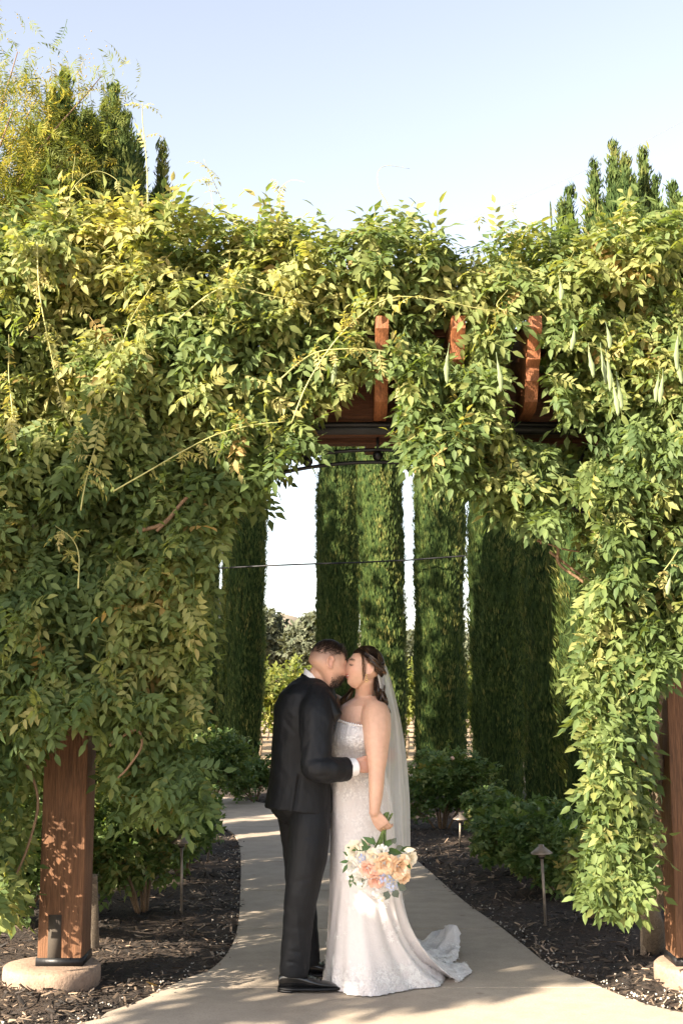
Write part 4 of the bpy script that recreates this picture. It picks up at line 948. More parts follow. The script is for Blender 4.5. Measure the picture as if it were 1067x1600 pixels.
# a few dry leaves lying on the concrete and the mulch
fl = mesh_np('fallen_leaf', leaflet(.06, .03, True, -.3, .5)[0]-np.array([.03, 0, 0]), [np.array(leaflet(.06, .03)[1]), np.array(leaflet(.06, .03)[2])], {'tint': np.full(len(leaflet(.06, .03)[0]), .99)}); fl.materials.append(M['vine'])
for u, v_ in [(237, 1541)]:
    g_ = G(u, v_, .008 if u != 237 else .05); o = bpy.data.objects.new('fallen_leaf', fl); col.objects.link(o); o.location = g_; o.rotation_euler = (random.uniform(-.2, .2), random.uniform(-.2, .2), random.uniform(0, 6)); o.scale = [random.uniform(.5, .9)]*3 if u != 237 else [1.3]*3
    if u == 237: tag(o, 'dry leaf lying on the dark mulch right of the left footing', 'leaf')
# ================================================================ people
def remesh(o, voxel, smooth=3, factor=.5):
    md = o.modifiers.new('r', 'REMESH'); md.mode = 'VOXEL'; md.voxel_size = voxel; md.use_smooth_shade = True
    if smooth: sm = o.modifiers.new('s', 'SMOOTH'); sm.iterations = smooth; sm.factor = factor
    dg = bpy.context.evaluated_depsgraph_get(); me = bpy.data.meshes.new_from_object(o.evaluated_get(dg)); o.modifiers.clear()
    old = o.data; nm = old.name; me.name = nm; o.data = me; bpy.data.meshes.remove(old)
    me.polygons.foreach_set('use_smooth', np.ones(len(me.polygons), bool)); return me
def decim(o, ratio):
    md = o.modifiers.new('d', 'DECIMATE'); md.ratio = ratio; dg = bpy.context.evaluated_depsgraph_get(); me = bpy.data.meshes.new_from_object(o.evaluated_get(dg)); o.modifiers.clear(); old = o.data; nm = old.name; o.data = me; bpy.data.meshes.remove(old); me.name = nm
    me.polygons.foreach_set('use_smooth', np.ones(len(me.polygons), bool))
def get_v(me): a = np.empty(len(me.vertices)*3, np.float32); me.vertices.foreach_get('co', a); return a.reshape(-1, 3).astype(float)
def get_n(me): a = np.empty(len(me.vertices)*3, np.float32); me.vertices.foreach_get('normal', a); return a.reshape(-1, 3).astype(float)
def set_v(me, v): me.vertices.foreach_set('co', np.asarray(v, np.float32).ravel()); me.update()
def set_attr(me, nme, a): at = me.attributes.new(nme, 'FLOAT', 'POINT'); at.data.foreach_set('value', np.asarray(a, np.float32))
def gs(v, c, r): r = np.array([r]*3 if np.isscalar(r) else r, float); return np.exp(-(((v-np.array(tuple(c)))/r)**2).sum(1))
def ring_h(v, uL, uR, y, d, n=36, p=2.3, yaw=0, tilt=0):
    """horizontal ring whose left and right ends are seen at photo columns uL, uR"""
    a = P(uL, v, y); b = P(uR, v, y); c = (a+b)/2; rx = (b.x-a.x)/2; t = np.linspace(0, 2*np.pi, n, endpoint=False)
    cx = np.sign(np.cos(t))*abs(np.cos(t))**(2/p)*rx; cy = np.sign(np.sin(t))*abs(np.sin(t))**(2/p)*d
    return np.c_[c.x+cx+yaw*cy, c.y+cy, np.full(n, c.z)+tilt*cx]
def limb(m, pts, n=14, k=30, flat=1.0, end=True):
    """pts: (u, v, y, radius in photo px)"""
    q = []; 
    for u, v, y, r in pts: p = P(u, v, y); q.append((*p, r*KPX(y, p.z)))
    q = smooth_path(q, k); m.tube(q[:, :3], q[:, 3], n, flat=flat); m.ball(q[0, :3], q[0, 3]*.99, 12); 
    if end: m.ball(q[-1, :3], q[-1, 3]*.99, 12)

def head_points(nu=64, nv=56, female=False):
    """x forward, y left, z up; origin between the ears"""
    th = np.linspace(.03, math.pi-.03, nv); ph = np.linspace(0, 2*np.pi, nu, endpoint=False)
    T, Ph = np.meshgrid(th, ph, indexing='ij'); x = np.sin(T)*np.cos(Ph); y = np.sin(T)*np.sin(Ph); z = np.cos(T)
    X = x*.097; Y = y*.077; Z = z*.118
    s = np.clip(-Z/.118, 0, 1); fr = np.clip(x, 0, 1)
    Y *= 1-.30*s**1.5; X = X*(1-.10*s)+.022*s**1.2*1.0
    back = np.clip(-x, 0, 1); X += back*s*.045; Z += back*s*.045        # skull base rises behind the jaw
    X -= .012*np.clip(x, 0, 1)*np.exp(-((Z-.085)/.05)**2)*0
    Xf = np.clip(x-.2, 0, 1)
    def g(y0, z0, sy, sz, a): return a*np.exp(-((Y-y0)/sy)**2-((Z-z0)/sz)**2)*(x > 0)
    X += g(0, .022, .05, .014, .005)                                    # brow
    X += g(0, -.004, .010, .020, .006)                                  # bridge
    X += g(0, -.028, .0105, .018, .020)+g(0, -.036, .012, .010, .012)   # nose
    for q in (-1, 1):
        X += g(q*.011, -.040, .007, .007, .008); X -= g(q*.032, .002, .016, .012, .010); X += g(q*.032, .000, .010, .007, .005)
        X += g(q*.042, -.028, .02, .02, .005); Y += q*g(q*.06, -.024, .03, .022, .003)
    X += g(0, -.060, .020, .006, .007)+g(0, -.072, .017, .007, .007)-g(0, -.066, .024, .0025, .004)
    X += g(0, -.098, .020, .014, .009)-g(0, -.084, .02, .006, .003)
    return np.stack([X, Y, Z], -1)[::-1]
def ear(m, Mx, s):
    for k in range(1):
        a = np.linspace(-2.4, 2.5, 14); pts = [Mx@Vector((-.008-.019*math.cos(t)*1.0+.004*math.sin(t), s*(.081+.010*(.5+.5*math.cos(t))), .002+.031*math.sin(t+.3))) for t in a]
        m.tube(pts, .0052, 8)
    m.ball(Mx@Vector((-.008, s*.080, .0)), (.017, .008, .026), 12, Mx); m.ball(Mx@Vector((.002, s*.081, -.027)), (.007, .006, .009), 10, Mx)

def hand(m, wrist, fd, pn, curl, thumb=1, sc=1.0, spread=.05, thumb_dir=None, curls=None):
    """wrist point, finger direction, palm normal (towards which fingers curl)"""
    fd = Vector(fd).normalized(); pn = Vector(pn); pn = (pn-fd*pn.dot(fd)).normalized(); sd = fd.cross(pn)*thumb
    w = Vector(wrist)
    Rg = []; a = np.linspace(0, 2*np.pi, 14, endpoint=False)
    for t, hw, ht in ((-.2, .024, .017), (0, .026, .017), (.3, .035, .015), (.65, .041, .014), (1, .040, .012)):
        c = w+fd*(.088*sc*t); Rg.append([tuple(c+sd*(math.cos(q)*hw*sc)+pn*(math.sin(q)*ht*sc)) for q in a])
    m.rings(Rg)
    tips = []
    for i, (o, L, r) in enumerate(((.029, .072, .0088), (.010, .080, .0090), (-.010, .075, .0086), (-.029, .060, .0078))):
        c = curls[i] if curls else curl; p = w+fd*(.080*sc)+sd*(o*sc); d = (fd+sd*(o*spread/.03)).normalized(); pts = [tuple(p-fd*.02*sc)+(r*sc*1.02,), tuple(p)+(r*sc,)]
        ang = 0
        for sg, (f, k) in enumerate(((.44, .9), (.31, 1.15), (.25, .8))):
            ang += c*k; dd = (d*math.cos(ang)+pn*math.sin(ang)); p = p+dd*(L*f*sc); pts.append(tuple(p)+(r*sc*(1-.09*(sg+1)),))
        q = smooth_path(pts, 16); m.tube(q[:, :3], q[:, 3], 10); m.ball(q[-1, :3], q[-1, 3], 8); tips.append(q)
    td = Vector(thumb_dir).normalized() if thumb_dir is not None else (fd*.75+sd*.55+pn*.35).normalized()
    p = w+fd*.015*sc+sd*.022*sc; pts = [tuple(p)+(.013*sc,), tuple(p+td*.035*sc)+(.0125*sc,), tuple(p+td*.06*sc+fd*.004)+(.0105*sc,), tuple(p+td*.085*sc+fd*.010*sc)+(.0085*sc,)]
    q = smooth_path(pts, 14); m.tube(q[:, :3], q[:, 3], 10); m.ball(q[-1, :3], q[-1, 3], 8)
    return tips
def head_matrix(u, v, y, fwd, roll=0, pitch=0, sc=1.0):
    """fwd: horizontal facing (x,y)"""
    c = P(u, v, y); yaw = math.atan2(fwd[1], fwd[0])
    return Matrix.Translation(c)@Matrix.Rotation(yaw, 4, 'Z')@Matrix.Rotation(pitch, 4, 'Y')@Matrix.Rotation(roll, 4, 'X')@Matrix.Scale(sc, 4)
def add_head(m, Mx, female=False):
    H = head_points(female=female); Hw = np.array([[tuple(Mx@Vector(p)) for p in r] for r in H]); m.rings(Hw)
    for s in (-1, 1): ear(m, Mx, s)
def to_local(Mx, v): Mi = np.array(Mx.inverted()); return (v@Mi[:3, :3].T)+Mi[:3, 3]
def piece(par, m, name, mat, voxel=None, smooth=3, **k):
    me = m.me(name, True); o = link(name, me, None, None)
    if voxel: remesh(o, voxel, smooth)
    else:
        bm = bmesh.new(); bm.from_mesh(o.data); bmesh.ops.recalc_face_normals(bm, faces=bm.faces[:]); bm.to_mesh(o.data); bm.free()
    o.data.materials.append(mat)
    return o
def adopt(par, o):
    L = par.location; o.data.transform(Matrix.Translation(-L)); o.parent = par

# ---------------------------------------------------------------- groom
YG = 6.34
groom = thing('person', 'man in dark charcoal suit holding the bride by the waist and kissing her', 'person', G(478, 1545))
HG = head_matrix(511, 1037, 6.33, (math.cos(.30), math.sin(.30)), roll=-.05, pitch=.16, sc=1.03)
m = MB(); add_head(m, HG)
q = smooth_path([(*P(502, 1050, 6.36), .060), (*P(498, 1062, 6.38), .062), (*P(489, 1080, 6.42), .070), (*P(480, 1100, 6.44), .10)], 14); m.tube(q[:, :3], q[:, 3], 20); m.ball(q[0, :3], .058)
m.rings([ring_h(1090, 450, 515, 6.42, .14), ring_h(1130, 440, 515, 6.42, .13), ring_h(1200, 440, 505, 6.42, .12), ring_h(1262, 438, 508, 6.42, .13), ring_h(1290, 455, 500, 6.42, .10)])
limb(m, [(478, 1275, 6.36, 22), (474, 1340, 6.34, 19), (466, 1420, 6.32, 15), (461, 1500, 6.33, 10), (461, 1512, 6.33, 9)])
limb(m, [(468, 1275, 6.50, 22), (472, 1340, 6.54, 18), (476, 1420, 6.58, 14), (481, 1490, 6.60, 9), (481, 1500, 6.60, 8)])
limb(m, [(492, 1102, 6.27, 15), (494, 1150, 6.19, 14), (492, 1192, 6.15, 11), (520, 1201, 6.165, 10), (548, 1199, 6.205, 9), (556, 1197, 6.215, 8.5)])
limb(m, [(500, 1098, 6.58, 16), (525, 1135, 6.66, 14), (552, 1165, 6.68, 11), (580, 1180, 6.62, 9)])
wr = P(551, 1197, 6.21); hand(m, wr, (1, .30, .05), (-.1, .8, -.12), .22, thumb=1, sc=.98, thumb_dir=(.95, .2, .35))
wl_ = P(580, 1180, 6.62); hand(m, wl_, (.8, -.25, .0), (-.1, -1, 0), .25, thumb=-1, sc=.98)
body = piece(groom, m, 'body', M['skin_m'], .0048, 2); decim(body, .3)
v = get_v(body.data); lo = to_local(HG, v); nn_ = get_n(body.data)
bl = .30*gs(lo, (-.008, -.088, 0), (.022, .02, .034))+.22*gs(lo, (.07, -.04, -.03), .03)+.25*gs(lo, (.105, 0, -.035), .02)+.5*gs(lo, (.105, 0, -.066), (.02, .022, .009))+.10*gs(lo, (0, -.06, -.06), .05)
handm = (v[:, 0] > P(548, 1197, 6.13).x) & (v[:, 2] < 1.3); bl = np.where(handm & (nn_[:, 1] < .5), .12, bl)
set_attr(body.data, 'blush', np.clip(bl, 0, .8))
# beard shadow, clipped sides and dark top of the scalp
beard = np.clip((-(lo[:, 2])-.035)/.025, 0, 1)*np.clip((lo[:, 0]-.015)/.03, 0, 1)*(lo[:, 2] > -.15)
side = np.clip((lo[:, 2]-.004+np.clip(-lo[:, 0], 0, .1)*.35)/.055, 0, 1)*np.clip((.062-lo[:, 0]+np.clip(lo[:, 2]-.05, 0, 1)*.5)/.018, 0, 1)
set_attr(body.data, 'hairtone', np.clip(.5*beard+.50*side, 0, .62)); adopt(groom, body)
# hair strands
def strands(Mx, pts_fn, n, L, w, seed, mat, name, par, lift=.3, tint=(.1, .7)):
    r = np.random.default_rng(seed); P_, D_, N_ = pts_fn(r, n); k = len(P_)
    V = []; F = []; T = []
    Mn = np.array(Mx.to_3x3()); Mt = np.array(Mx.translation)
    side_ = np.cross(D_, N_); side_ /= np.linalg.norm(side_, axis=1)[:, None]+1e-9
    l = L*r.uniform(.6, 1.3, k)[:, None]; a = P_; b = P_+D_*l*.5+N_*l*lift*.35; c = P_+D_*l+N_*l*lift*.4
    Q = np.stack([a-side_*w, a+side_*w, b+side_*w*.8, b-side_*w*.8, c], 1).reshape(-1, 3)@Mn.T+Mt
    o = np.arange(k)[:, None]*5
    me = mesh_np(name, Q, [np.array([[0, 1, 2, 3]])+o, np.array([[3, 2, 4]])+o], {'tint': np.repeat(r.uniform(*tint, k), 5)})
    ob = link(name, me, mat); adopt(par, ob); return ob
def groom_scalp(r, n):
    d = r.normal(size=(n*4, 3)); d /= np.linalg.norm(d, axis=1)[:, None]; d = d[(d[:, 2] > .30+.35*np.clip(d[:, 0], 0, 1)-.0*d[:, 0])][:n]
    keep = r.random(len(d)) < np.clip((d[:, 2]-.28)*2.0, .08, 1); d = d[keep]
    p = d*np.array([.099, .079, .120]); nn = d; fw = np.array([.9, 0, .1])+.35*r.normal(size=d.shape); fw -= (fw*nn).sum(1)[:, None]*nn; fw /= np.linalg.norm(fw, axis=1)[:, None]; return p, fw, nn
strands(HG, groom_scalp, 5200, .017, .0009, 3, M['hair_m'], 'hair', groom, .55)
def quiff(r, n):
    p = np.c_[r.uniform(.05, .088, n), r.uniform(-.05, .05, n), np.zeros(n)]; p[:, 2] = .118*np.sqrt(np.clip(1-(p[:, 0]/.1)**2-(p[:, 1]/.08)**2, .05, 1)); nn = p/np.array([.01, .0064, .0139]); nn /= np.linalg.norm(nn, axis=1)[:, None]
    return p, np.array([.35, 0, .9])+.3*r.normal(size=(n, 3)), nn
strands(HG, quiff, 700, .014, .0009, 4, M['hair_m'], 'quiff', groom, .6)
def beardp(r, n):
    d = r.normal(size=(n*8, 3)); d /= np.linalg.norm(d, axis=1)[:, None]; p = d*np.array([.100, .070, .120]); p[:, 0] += .012
    ok = (p[:, 2] < -.045-.25*np.clip(.06-p[:, 0], 0, .1)) & (p[:, 0] > .02); p = p[ok][:n]; d = d[ok][:n]; p[:, 1] *= .86
    return p, np.array([.1, 0, -.9])+.4*r.normal(size=p.shape), d
strands(HG, beardp, 1500, .009, .0008, 5, M['hair_m'], 'beard', groom, .8)
# shirt collar, cuff
m = MB(); cc = P(495, 1064, 6.375); 
a = np.linspace(0, 2*np.pi, 30, endpoint=False)
def collar(u0, v0, u1, v1, y, ry, hh, th):
    A = P(u0, v0, y); B = P(u1, v1, y); C_ = (A+B)/2; ax = (B-A)/2; Rg = []
    for dz, s in ((-hh, 1.10), (0, 1.0), (.003, .97), (-.01, .93), (-hh, 1.0)):
        Rg.append([(C_.x+ax.x*math.cos(t)*s, y+ry*math.sin(t)*s, C_.z+ax.z*math.cos(t)*s+dz) for t in a])
    return Rg
m.rings(collar(476, 1044, 513, 1073, 6.39, .074, .035, .004), cap=False); o = piece(groom, m, 'shirt_collar', M['shirt']); adopt(groom, o)
m = MB(); A = P(541, 1200.5, 6.187); B = P(555.5, 1198, 6.21); m.tube([A, A.lerp(B, .9), B], [17.2*KPX(6.1), 17.0*KPX(6.1), 15.6*KPX(6.1)], 26, flat=.85, upv=(0, 0, 1)); o = piece(groom, m, 'shirt_cuff', M['shirt'], .003, 1); adopt(groom, o)
# jacket
m = MB()
rg = [(1052, 478, 504, 6.42, .07, .2), (1060, 466, 511, 6.42, .10, .2), (1070, 450, 519, 6.42, .155, .2), (1084, 436, 525, 6.42, .195, .2), (1105, 429, 527, 6.42, .205, .2), (1135, 427, 524, 6.42, .20, .2), (1165, 426, 519, 6.42, .185, .2), (1190, 424, 516, 6.42, .175, .2), (1215, 421, 516, 6.42, .178, .2), (1240, 417, 518, 6.42, .185, .2), (1256, 415, 519, 6.42, .19, .2)]
tl_ = [.0]*10+[0]
Rg = [ring_h(v_, a_, b_, y_, d_, 44, 2.5, 0) for v_, a_, b_, y_, d_, w_ in rg]
hem = ring_h(1264, 413, 519.5, 6.42, .19, 44, 2.5); hem[:, 2] -= .30*(hem[:, 0]-P(465, 1264, 6.42).x)*.35; hem[:, 2] -= .0
Rg.append(hem); m.rings(Rg)
limb(m, [(497, 1090, 6.265, 23), (495, 1110, 6.215, 26.5), (494, 1145, 6.175, 26.5), (493, 1178, 6.14, 24), (489, 1195, 6.12, 20.5), (497, 1202, 6.10, 20), (518, 1203, 6.13, 20), (534, 1202, 6.17, 19), (544, 1201, 6.19, 18.5)], n=20, k=44, end=False)
limb(m, [(495, 1085, 6.56, 24), (515, 1115, 6.64, 24), (545, 1150, 6.68, 19), (572, 1175, 6.64, 16)], n=18, k=24)
m.ball(P(484, 1090, 6.30), (.095, .09, .065), 16)
jk = piece(groom, m, 'jacket', M['suit'], .0065, 4, factor=.6)
v = get_v(jk.data); nn_ = get_n(jk.data)
def wrinkle(v, nn_, items):
    off = np.zeros(len(v))
    for A, B, w, amp in items:      # crease line from A to B, width, depth (negative presses in)
        A = np.array(tuple(A)); B = np.array(tuple(B)); d = B-A; L = np.linalg.norm(d); t = np.clip(((v-A)@d)/L**2, 0, 1); dist = np.linalg.norm(v-(A+t[:, None]*d), axis=1)
        off += amp*np.exp(-(dist/w)**2)*np.sin(np.clip(t*1.0, 0.02, .98)*math.pi)**.5
    return v+nn_*off[:, None]
def q_(u, v_, y): return P(u, v_, y)
v = wrinkle(v, nn_, [(q_(466, 1100, 6.20), q_(468, 1190, 6.12), .012, -.016), (q_(492, 1196, 6.02), q_(515, 1183, 6.04), .008, -.010), (q_(484, 1186, 6.02), q_(514, 1172, 6.06), .009, -.008), (q_(490, 1206, 6.0), q_(512, 1196, 6.0), .006, .007), (q_(478, 1200, 6.05), q_(500, 1190, 6.02), .007, .006), (q_(488, 1213, 6.05), q_(540, 1214, 6.05), .010, -.006), (q_(524, 1185, 6.0), q_(526, 1215, 6.0), .008, -.006), (q_(534, 1188, 6.0), q_(532, 1218, 6.0), .006, .005), (q_(470, 1208, 6.2), q_(508, 1240, 6.22), .012, .007), (q_(475, 1222, 6.2), q_(512, 1255, 6.22), .012, -.006), (q_(440, 1120, 6.24), q_(462, 1150, 6.22), .014, -.006), (q_(445, 1105, 6.26), q_(466, 1122, 6.22), .012, .005),
    (q_(478, 1095, 6.13), q_(467, 1125, 6.14), .006, -.006), (q_(503, 1086, 6.14), q_(478, 1095, 6.12), .006, -.005), (q_(500, 1110, 5.95), q_(512, 1165, 5.95), .02, .005)])
v0 = np.array(P(466, 1206, 6.24)); v1 = np.array(P(455, 1280, 6.235)); dz_ = (v[:, 2]-v1[2])/(v0[2]-v1[2]); sx = v[:, 0]-(v1[0]+(v0[0]-v1[0])*dz_); on = (v[:, 1] < 6.40)*np.clip((1-dz_)*8, 0, 1)*np.clip((dz_+.3)*9, 0, 1)
v = v+np.c_[.003*np.exp(-(sx/.012)**2)*on, (.010*np.exp(-(sx/.018)**2)*np.tanh(sx/.0035)+.004*np.exp(-(sx/.005)**2))*on, 0*sx]
v = v+nn_*(.0035*nz(v, 7, 3)+.0022*nz(v*np.array([1, 1, .6]), 20, 4))[:, None]
set_v(jk.data, v); adopt(groom, jk)
# lapel and jacket front edge, collar roll
def ribbon(pts, w, mat, name, par, th=.004, upv=None):
    m = MB(); m.tube(smooth_path(pts, 20), w, 8, flat=th/np.mean(w), upv=upv); o = piece(par, m, name, mat); adopt(par, o); return o
m = MB(); kk = KPX(6.3)
Lp = [(507, 1070, 6.27), (515, 1078, 6.24), (524, 1092, 6.22), (531, 1108, 6.21), (534, 1116, 6.21), (528, 1126, 6.22), (520, 1135, 6.23)]
In = [(500, 1066, 6.27), (505, 1082, 6.21), (509, 1098, 6.195), (513, 1112, 6.19), (516, 1122, 6.19), (517, 1130, 6.195), (517, 1137, 6.20)]
A = smooth_path([P(*p) for p in Lp], 20); B = smooth_path([P(*p) for p in In], 20); mid = (A+B)/2+np.array([0, -.014, 0])
m.rings([np.stack([a_, m_, b_, b_+(0, .03, 0), (a_+b_)/2+(0, .05, 0), a_+(0, .02, 0)]) for a_, m_, b_ in zip(A, mid, B)]); o = piece(groom, m, 'lapel', M['suit2']); adopt(groom, o)
m = MB(); m.rings([(np.array(r_)+0) for r_ in collar(471, 1052, 507, 1078, 6.405, .092, .032, .004)], cap=False); o = piece(groom, m, 'jacket_collar', M['suit']); adopt(groom, o)
# trousers
m = MB(); sc_ = 1
limb(m, [(483, 1262, 6.36, 33), (484, 1290, 6.34, 33), (480, 1340, 6.32, 31), (473, 1385, 6.31, 27), (467, 1430, 6.31, 24.5), (463, 1475, 6.315, 23.5), (460, 1512, 6.32, 23), (459, 1524, 6.32, 22.5)], n=24, k=40, end=False)
limb(m, [(464, 1262, 6.50, 33), (468, 1290, 6.52, 31), (470, 1340, 6.55, 27), (471, 1385, 6.57, 24), (474, 1430, 6.58, 22), (478, 1475, 6.59, 21), (480, 1506, 6.60, 20.5)], n=24, k=40, end=False)
m.ball(P(468, 1252, 6.43), (.16, .16, .12), 18)
tr = piece(groom, m, 'trousers', M['suit'], .0065, 3)
v = get_v(tr.data); nn_ = get_n(tr.data)
v = wrinkle(v, nn_, [(q_(455, 1285, 6.22), q_(500, 1278, 6.22), .008, -.005), (q_(452, 1300, 6.22), q_(490, 1292, 6.2), .008, .005), (q_(455, 1312, 6.22), q_(500, 1305, 6.22), .008, -.005), (q_(462, 1400, 6.22), q_(470, 1500, 6.25), .008, .004), (q_(443, 1502, 6.25), q_(475, 1508, 6.23), .008, -.006), (q_(442, 1514, 6.25), q_(474, 1500, 6.23), .006, .005), (q_(450, 1485, 6.25), q_(480, 1492, 6.23), .009, -.004), (q_(452, 1380, 6.22), q_(490, 1372, 6.22), .012, -.004), (q_(450, 1290, 6.3), q_(446, 1380, 6.33), .008, -.012)])
v = v+nn_*(.003*nz(v, 6, 8)+.0014*nz(v*np.array([1, 1, .6]), 20, 9))[:, None]; set_v(tr.data, v); adopt(groom, tr)
# shoes
def shoe(x, y, yaw, par):
    M_ = Matrix.Translation((x, y, 0))@Matrix.Rotation(yaw, 4, 'Z'); m = MB(); n = 24; a = np.linspace(0, 2*np.pi, n, endpoint=False)
    def outline(s, t):   # t along 0 heel..1 toe -> half width
        return s*(.034+.016*math.sin(math.pi*min(1, t*1.0))**.8+.004*math.sin(math.pi*t*2))
    Rg = []
    for t in np.linspace(0, 1, 26):
        X = -.085+.305*t; w = .002+.047*(math.sin(math.pi*min(.995, max(.03, t**.85)))**.42); w *= (1-.12*math.exp(-((t-.42)/.12)**2))
        h = np.interp(t, [0, .06, .2, .34, .5, .65, .8, .93, 1], [.075, .098, .108, .100, .078, .060, .048, .038, .020])
        zb = .021; Rg.append([tuple(M_@Vector((X, w*math.cos(q), zb+(h-zb)*(.5+.5*math.sin(q))**.8 if math.sin(q) > -.9 else zb))) for q in a])
    m.rings(Rg); o = piece(par, m, 'shoe', M['shoe'], .0035, 2); 
    m2 = MB(); 
    pts = []
    for t in np.linspace(0, 1, 26): w = .004+.050*(math.sin(math.pi*min(.995, max(.02, t**.85)))**.42)*(1-.10*math.exp(-((t-.42)/.12)**2)); pts.append((-.088+.313*t, w))
    pl = pts+[(a_, -b_) for a_, b_ in pts[::-1]]
    m2.prism(pl, 'z', .012, .024); m2.prism([(a_, b_*.97) for a_, b_ in pts if a_ < -.005]+[(a_, -b_*.97) for a_, b_ in pts[::-1] if a_ < -.005], 'z', .001, .0135)
    for V in m2.V: V[:] = np.array([tuple(M_@Vector(p)) for p in V])
    o2 = piece(par, m2, 'sole', M['iron']); adopt(par, o); o2.data.transform(Matrix.Translation(-par.location)); o2.parent = o
    m3 = MB()
    for k in range(4): t = .07+k*.018; m3.tube([M_@Vector((t-.0, -.018, .080-k*.008)), M_@Vector((t+.004, 0, .088-k*.009)), M_@Vector((t, .018, .080-k*.008))], .002, 5)
    o3 = piece(par, m3, 'shoelace', M['suit2']); o3.data.transform(Matrix.Translation(-par.location)); o3.parent = o
s1 = G(462, 1549); shoe(s1.x, s1.y+.0, -.04, groom); s2 = G(478, 1527); shoe(s2.x-.0, s2.y, .10, groom)

# ---------------------------------------------------------------- bride
YB = 6.42
bride = thing('person', 'bride in white lace gown and long veil, eyes closed, bouquet hanging in her hand', 'person', G(570, 1545))
HB = head_matrix(571, 1044.5, 6.37, (-math.cos(.16), -math.sin(.16)), roll=.0, pitch=-.27, sc=.975)
m = MB(); add_head(m, HB, True)
q = smooth_path([(*P(570, 1060, 6.38), .054), (*P(571, 1076, 6.41), .052), (*P(570, 1092, 6.44), .058), (*P(567, 1106, 6.45), .085)], 14); m.tube(q[:, :3], q[:, 3], 20); m.ball(q[0, :3], .052)
m.rings([ring_h(1088, 556, 584, 6.45, .07), ring_h(1095, 544, 594, 6.45, .10), ring_h(1103, 532, 602, 6.45, .125), ring_h(1118, 525, 604, 6.45, .14), ring_h(1135, 521, 603, 6.45, .145), ring_h(1150, 518, 601, 6.44, .15), ring_h(1165, 517, 600, 6.44, .145), ring_h(1185, 521, 598, 6.45, .12), ring_h(1205, 522, 600, 6.45, .12), ring_h(1240, 520, 606, 6.45, .145), ring_h(1270, 520, 610, 6.46, .155), ring_h(1300, 524, 606, 6.46, .14)])
limb(m, [(548, 1290, 6.40, 22), (548, 1400, 6.38, 17), (550, 1500, 6.38, 12), (550, 1535, 6.38, 11)]); limb(m, [(580, 1290, 6.52, 22), (580, 1400, 6.52, 17), (582, 1500, 6.55, 12), (582, 1525, 6.55, 11)])
m.ball(P(543, 1143, 6.36), (.062, .062, .055), 18); m.ball(P(538, 1143, 6.44), (.058, .062, .055), 18)     # bust
# near (left) arm, hanging straight with the bouquet
limb(m, [(583, 1103, 6.36, 16), (587, 1116, 6.31, 22.5), (588.5, 1140, 6.265, 22.3), (588.5, 1165, 6.235, 19.3), (589, 1188, 6.21, 15.8), (588.5, 1204, 6.20, 13.2), (588, 1222, 6.19, 12.4), (587, 1243, 6.185, 10.9), (585.5, 1260, 6.18, 9.0), (585, 1268, 6.18, 8.4)], n=22, k=50)
# far (right) arm over his shoulder
limb(m, [(536, 1108, 6.56, 14), (524, 1098, 6.62, 13), (508, 1090, 6.66, 12), (496, 1082, 6.60, 9), (486, 1078, 6.56, 8)], n=16, k=24)
hand(m, P(486, 1078, 6.56), (-.75, -.5, .1), (.2, -.6, -.5), .2, thumb=-1, sc=.85)
wr = P(584, 1270, 6.185); ctr = P(597, 1300, 6.165)
bs_dir = Vector((P(606, 1272, 6.17)-P(590, 1322, 6.13))).normalized()
tips = hand(m, wr, (.58, -.02, -.80), (.25, .97, .10), .80, thumb=1, sc=.93, spread=.05, thumb_dir=(.25, .75, -.60), curls=[.62, .66, .70, .74])
bb = piece(bride, m, 'body', M['skin_f'], .0045, 2); decim(bb, .4)
v = get_v(bb.data); lo = to_local(HB, v); nn_ = get_n(bb.data)
# chest hollow and armpit fold
v = wrinkle(v, nn_, [(P(563, 1128, 6.30), P(566, 1150, 6.28), .007, -.010), (P(549, 1118, 6.30), P(562, 1142, 6.28), .006, -.006), (P(548, 1097, 6.33), P(570, 1103, 6.31), .008, .004), (P(537, 1136, 6.36), P(535, 1126, 6.37), .007, -.008)])
set_v(bb.data, v)
bl = .85*gs(lo, (.103, 0, -.067), (.02, .022, .008))+.28*gs(lo, (.065, .045, -.03), .026)+.16*gs(lo, (.11, 0, -.035), .016)+.16*gs(lo, (-.008, .088, 0), (.022, .02, .034))+.2*gs(v, P(598, 1190, 6.25), .03)
set_attr(bb.data, 'blush', np.clip(bl, 0, .9))
# eyebrow, closed lash line, scalp under the hair
y_ = lo[:, 1]; z_ = lo[:, 2]; x_ = lo[:, 0]
brow = np.exp(-((z_-(.021-.0*(abs(y_)-.03)**2*6))/.0035)**2)*np.exp(-((abs(y_)-.033)/.016)**4)*(x_ > .05)
lash = np.exp(-((z_-(-.004+5*(abs(y_)-.032)**2))/.0028)**2)*np.exp(-((abs(y_)-.032)/.014)**4)*(x_ > .05)
scalp = np.clip((z_-.015+np.clip(-x_, -.1, .1)*.75)/.02, 0, 1)*(x_ < .088-.0*z_)*((z_ > .055) | (x_ < .055))
set_attr(bb.data, 'hairtone', np.clip(.85*brow+.95*lash+scalp, 0, 1)); adopt(bride, bb)
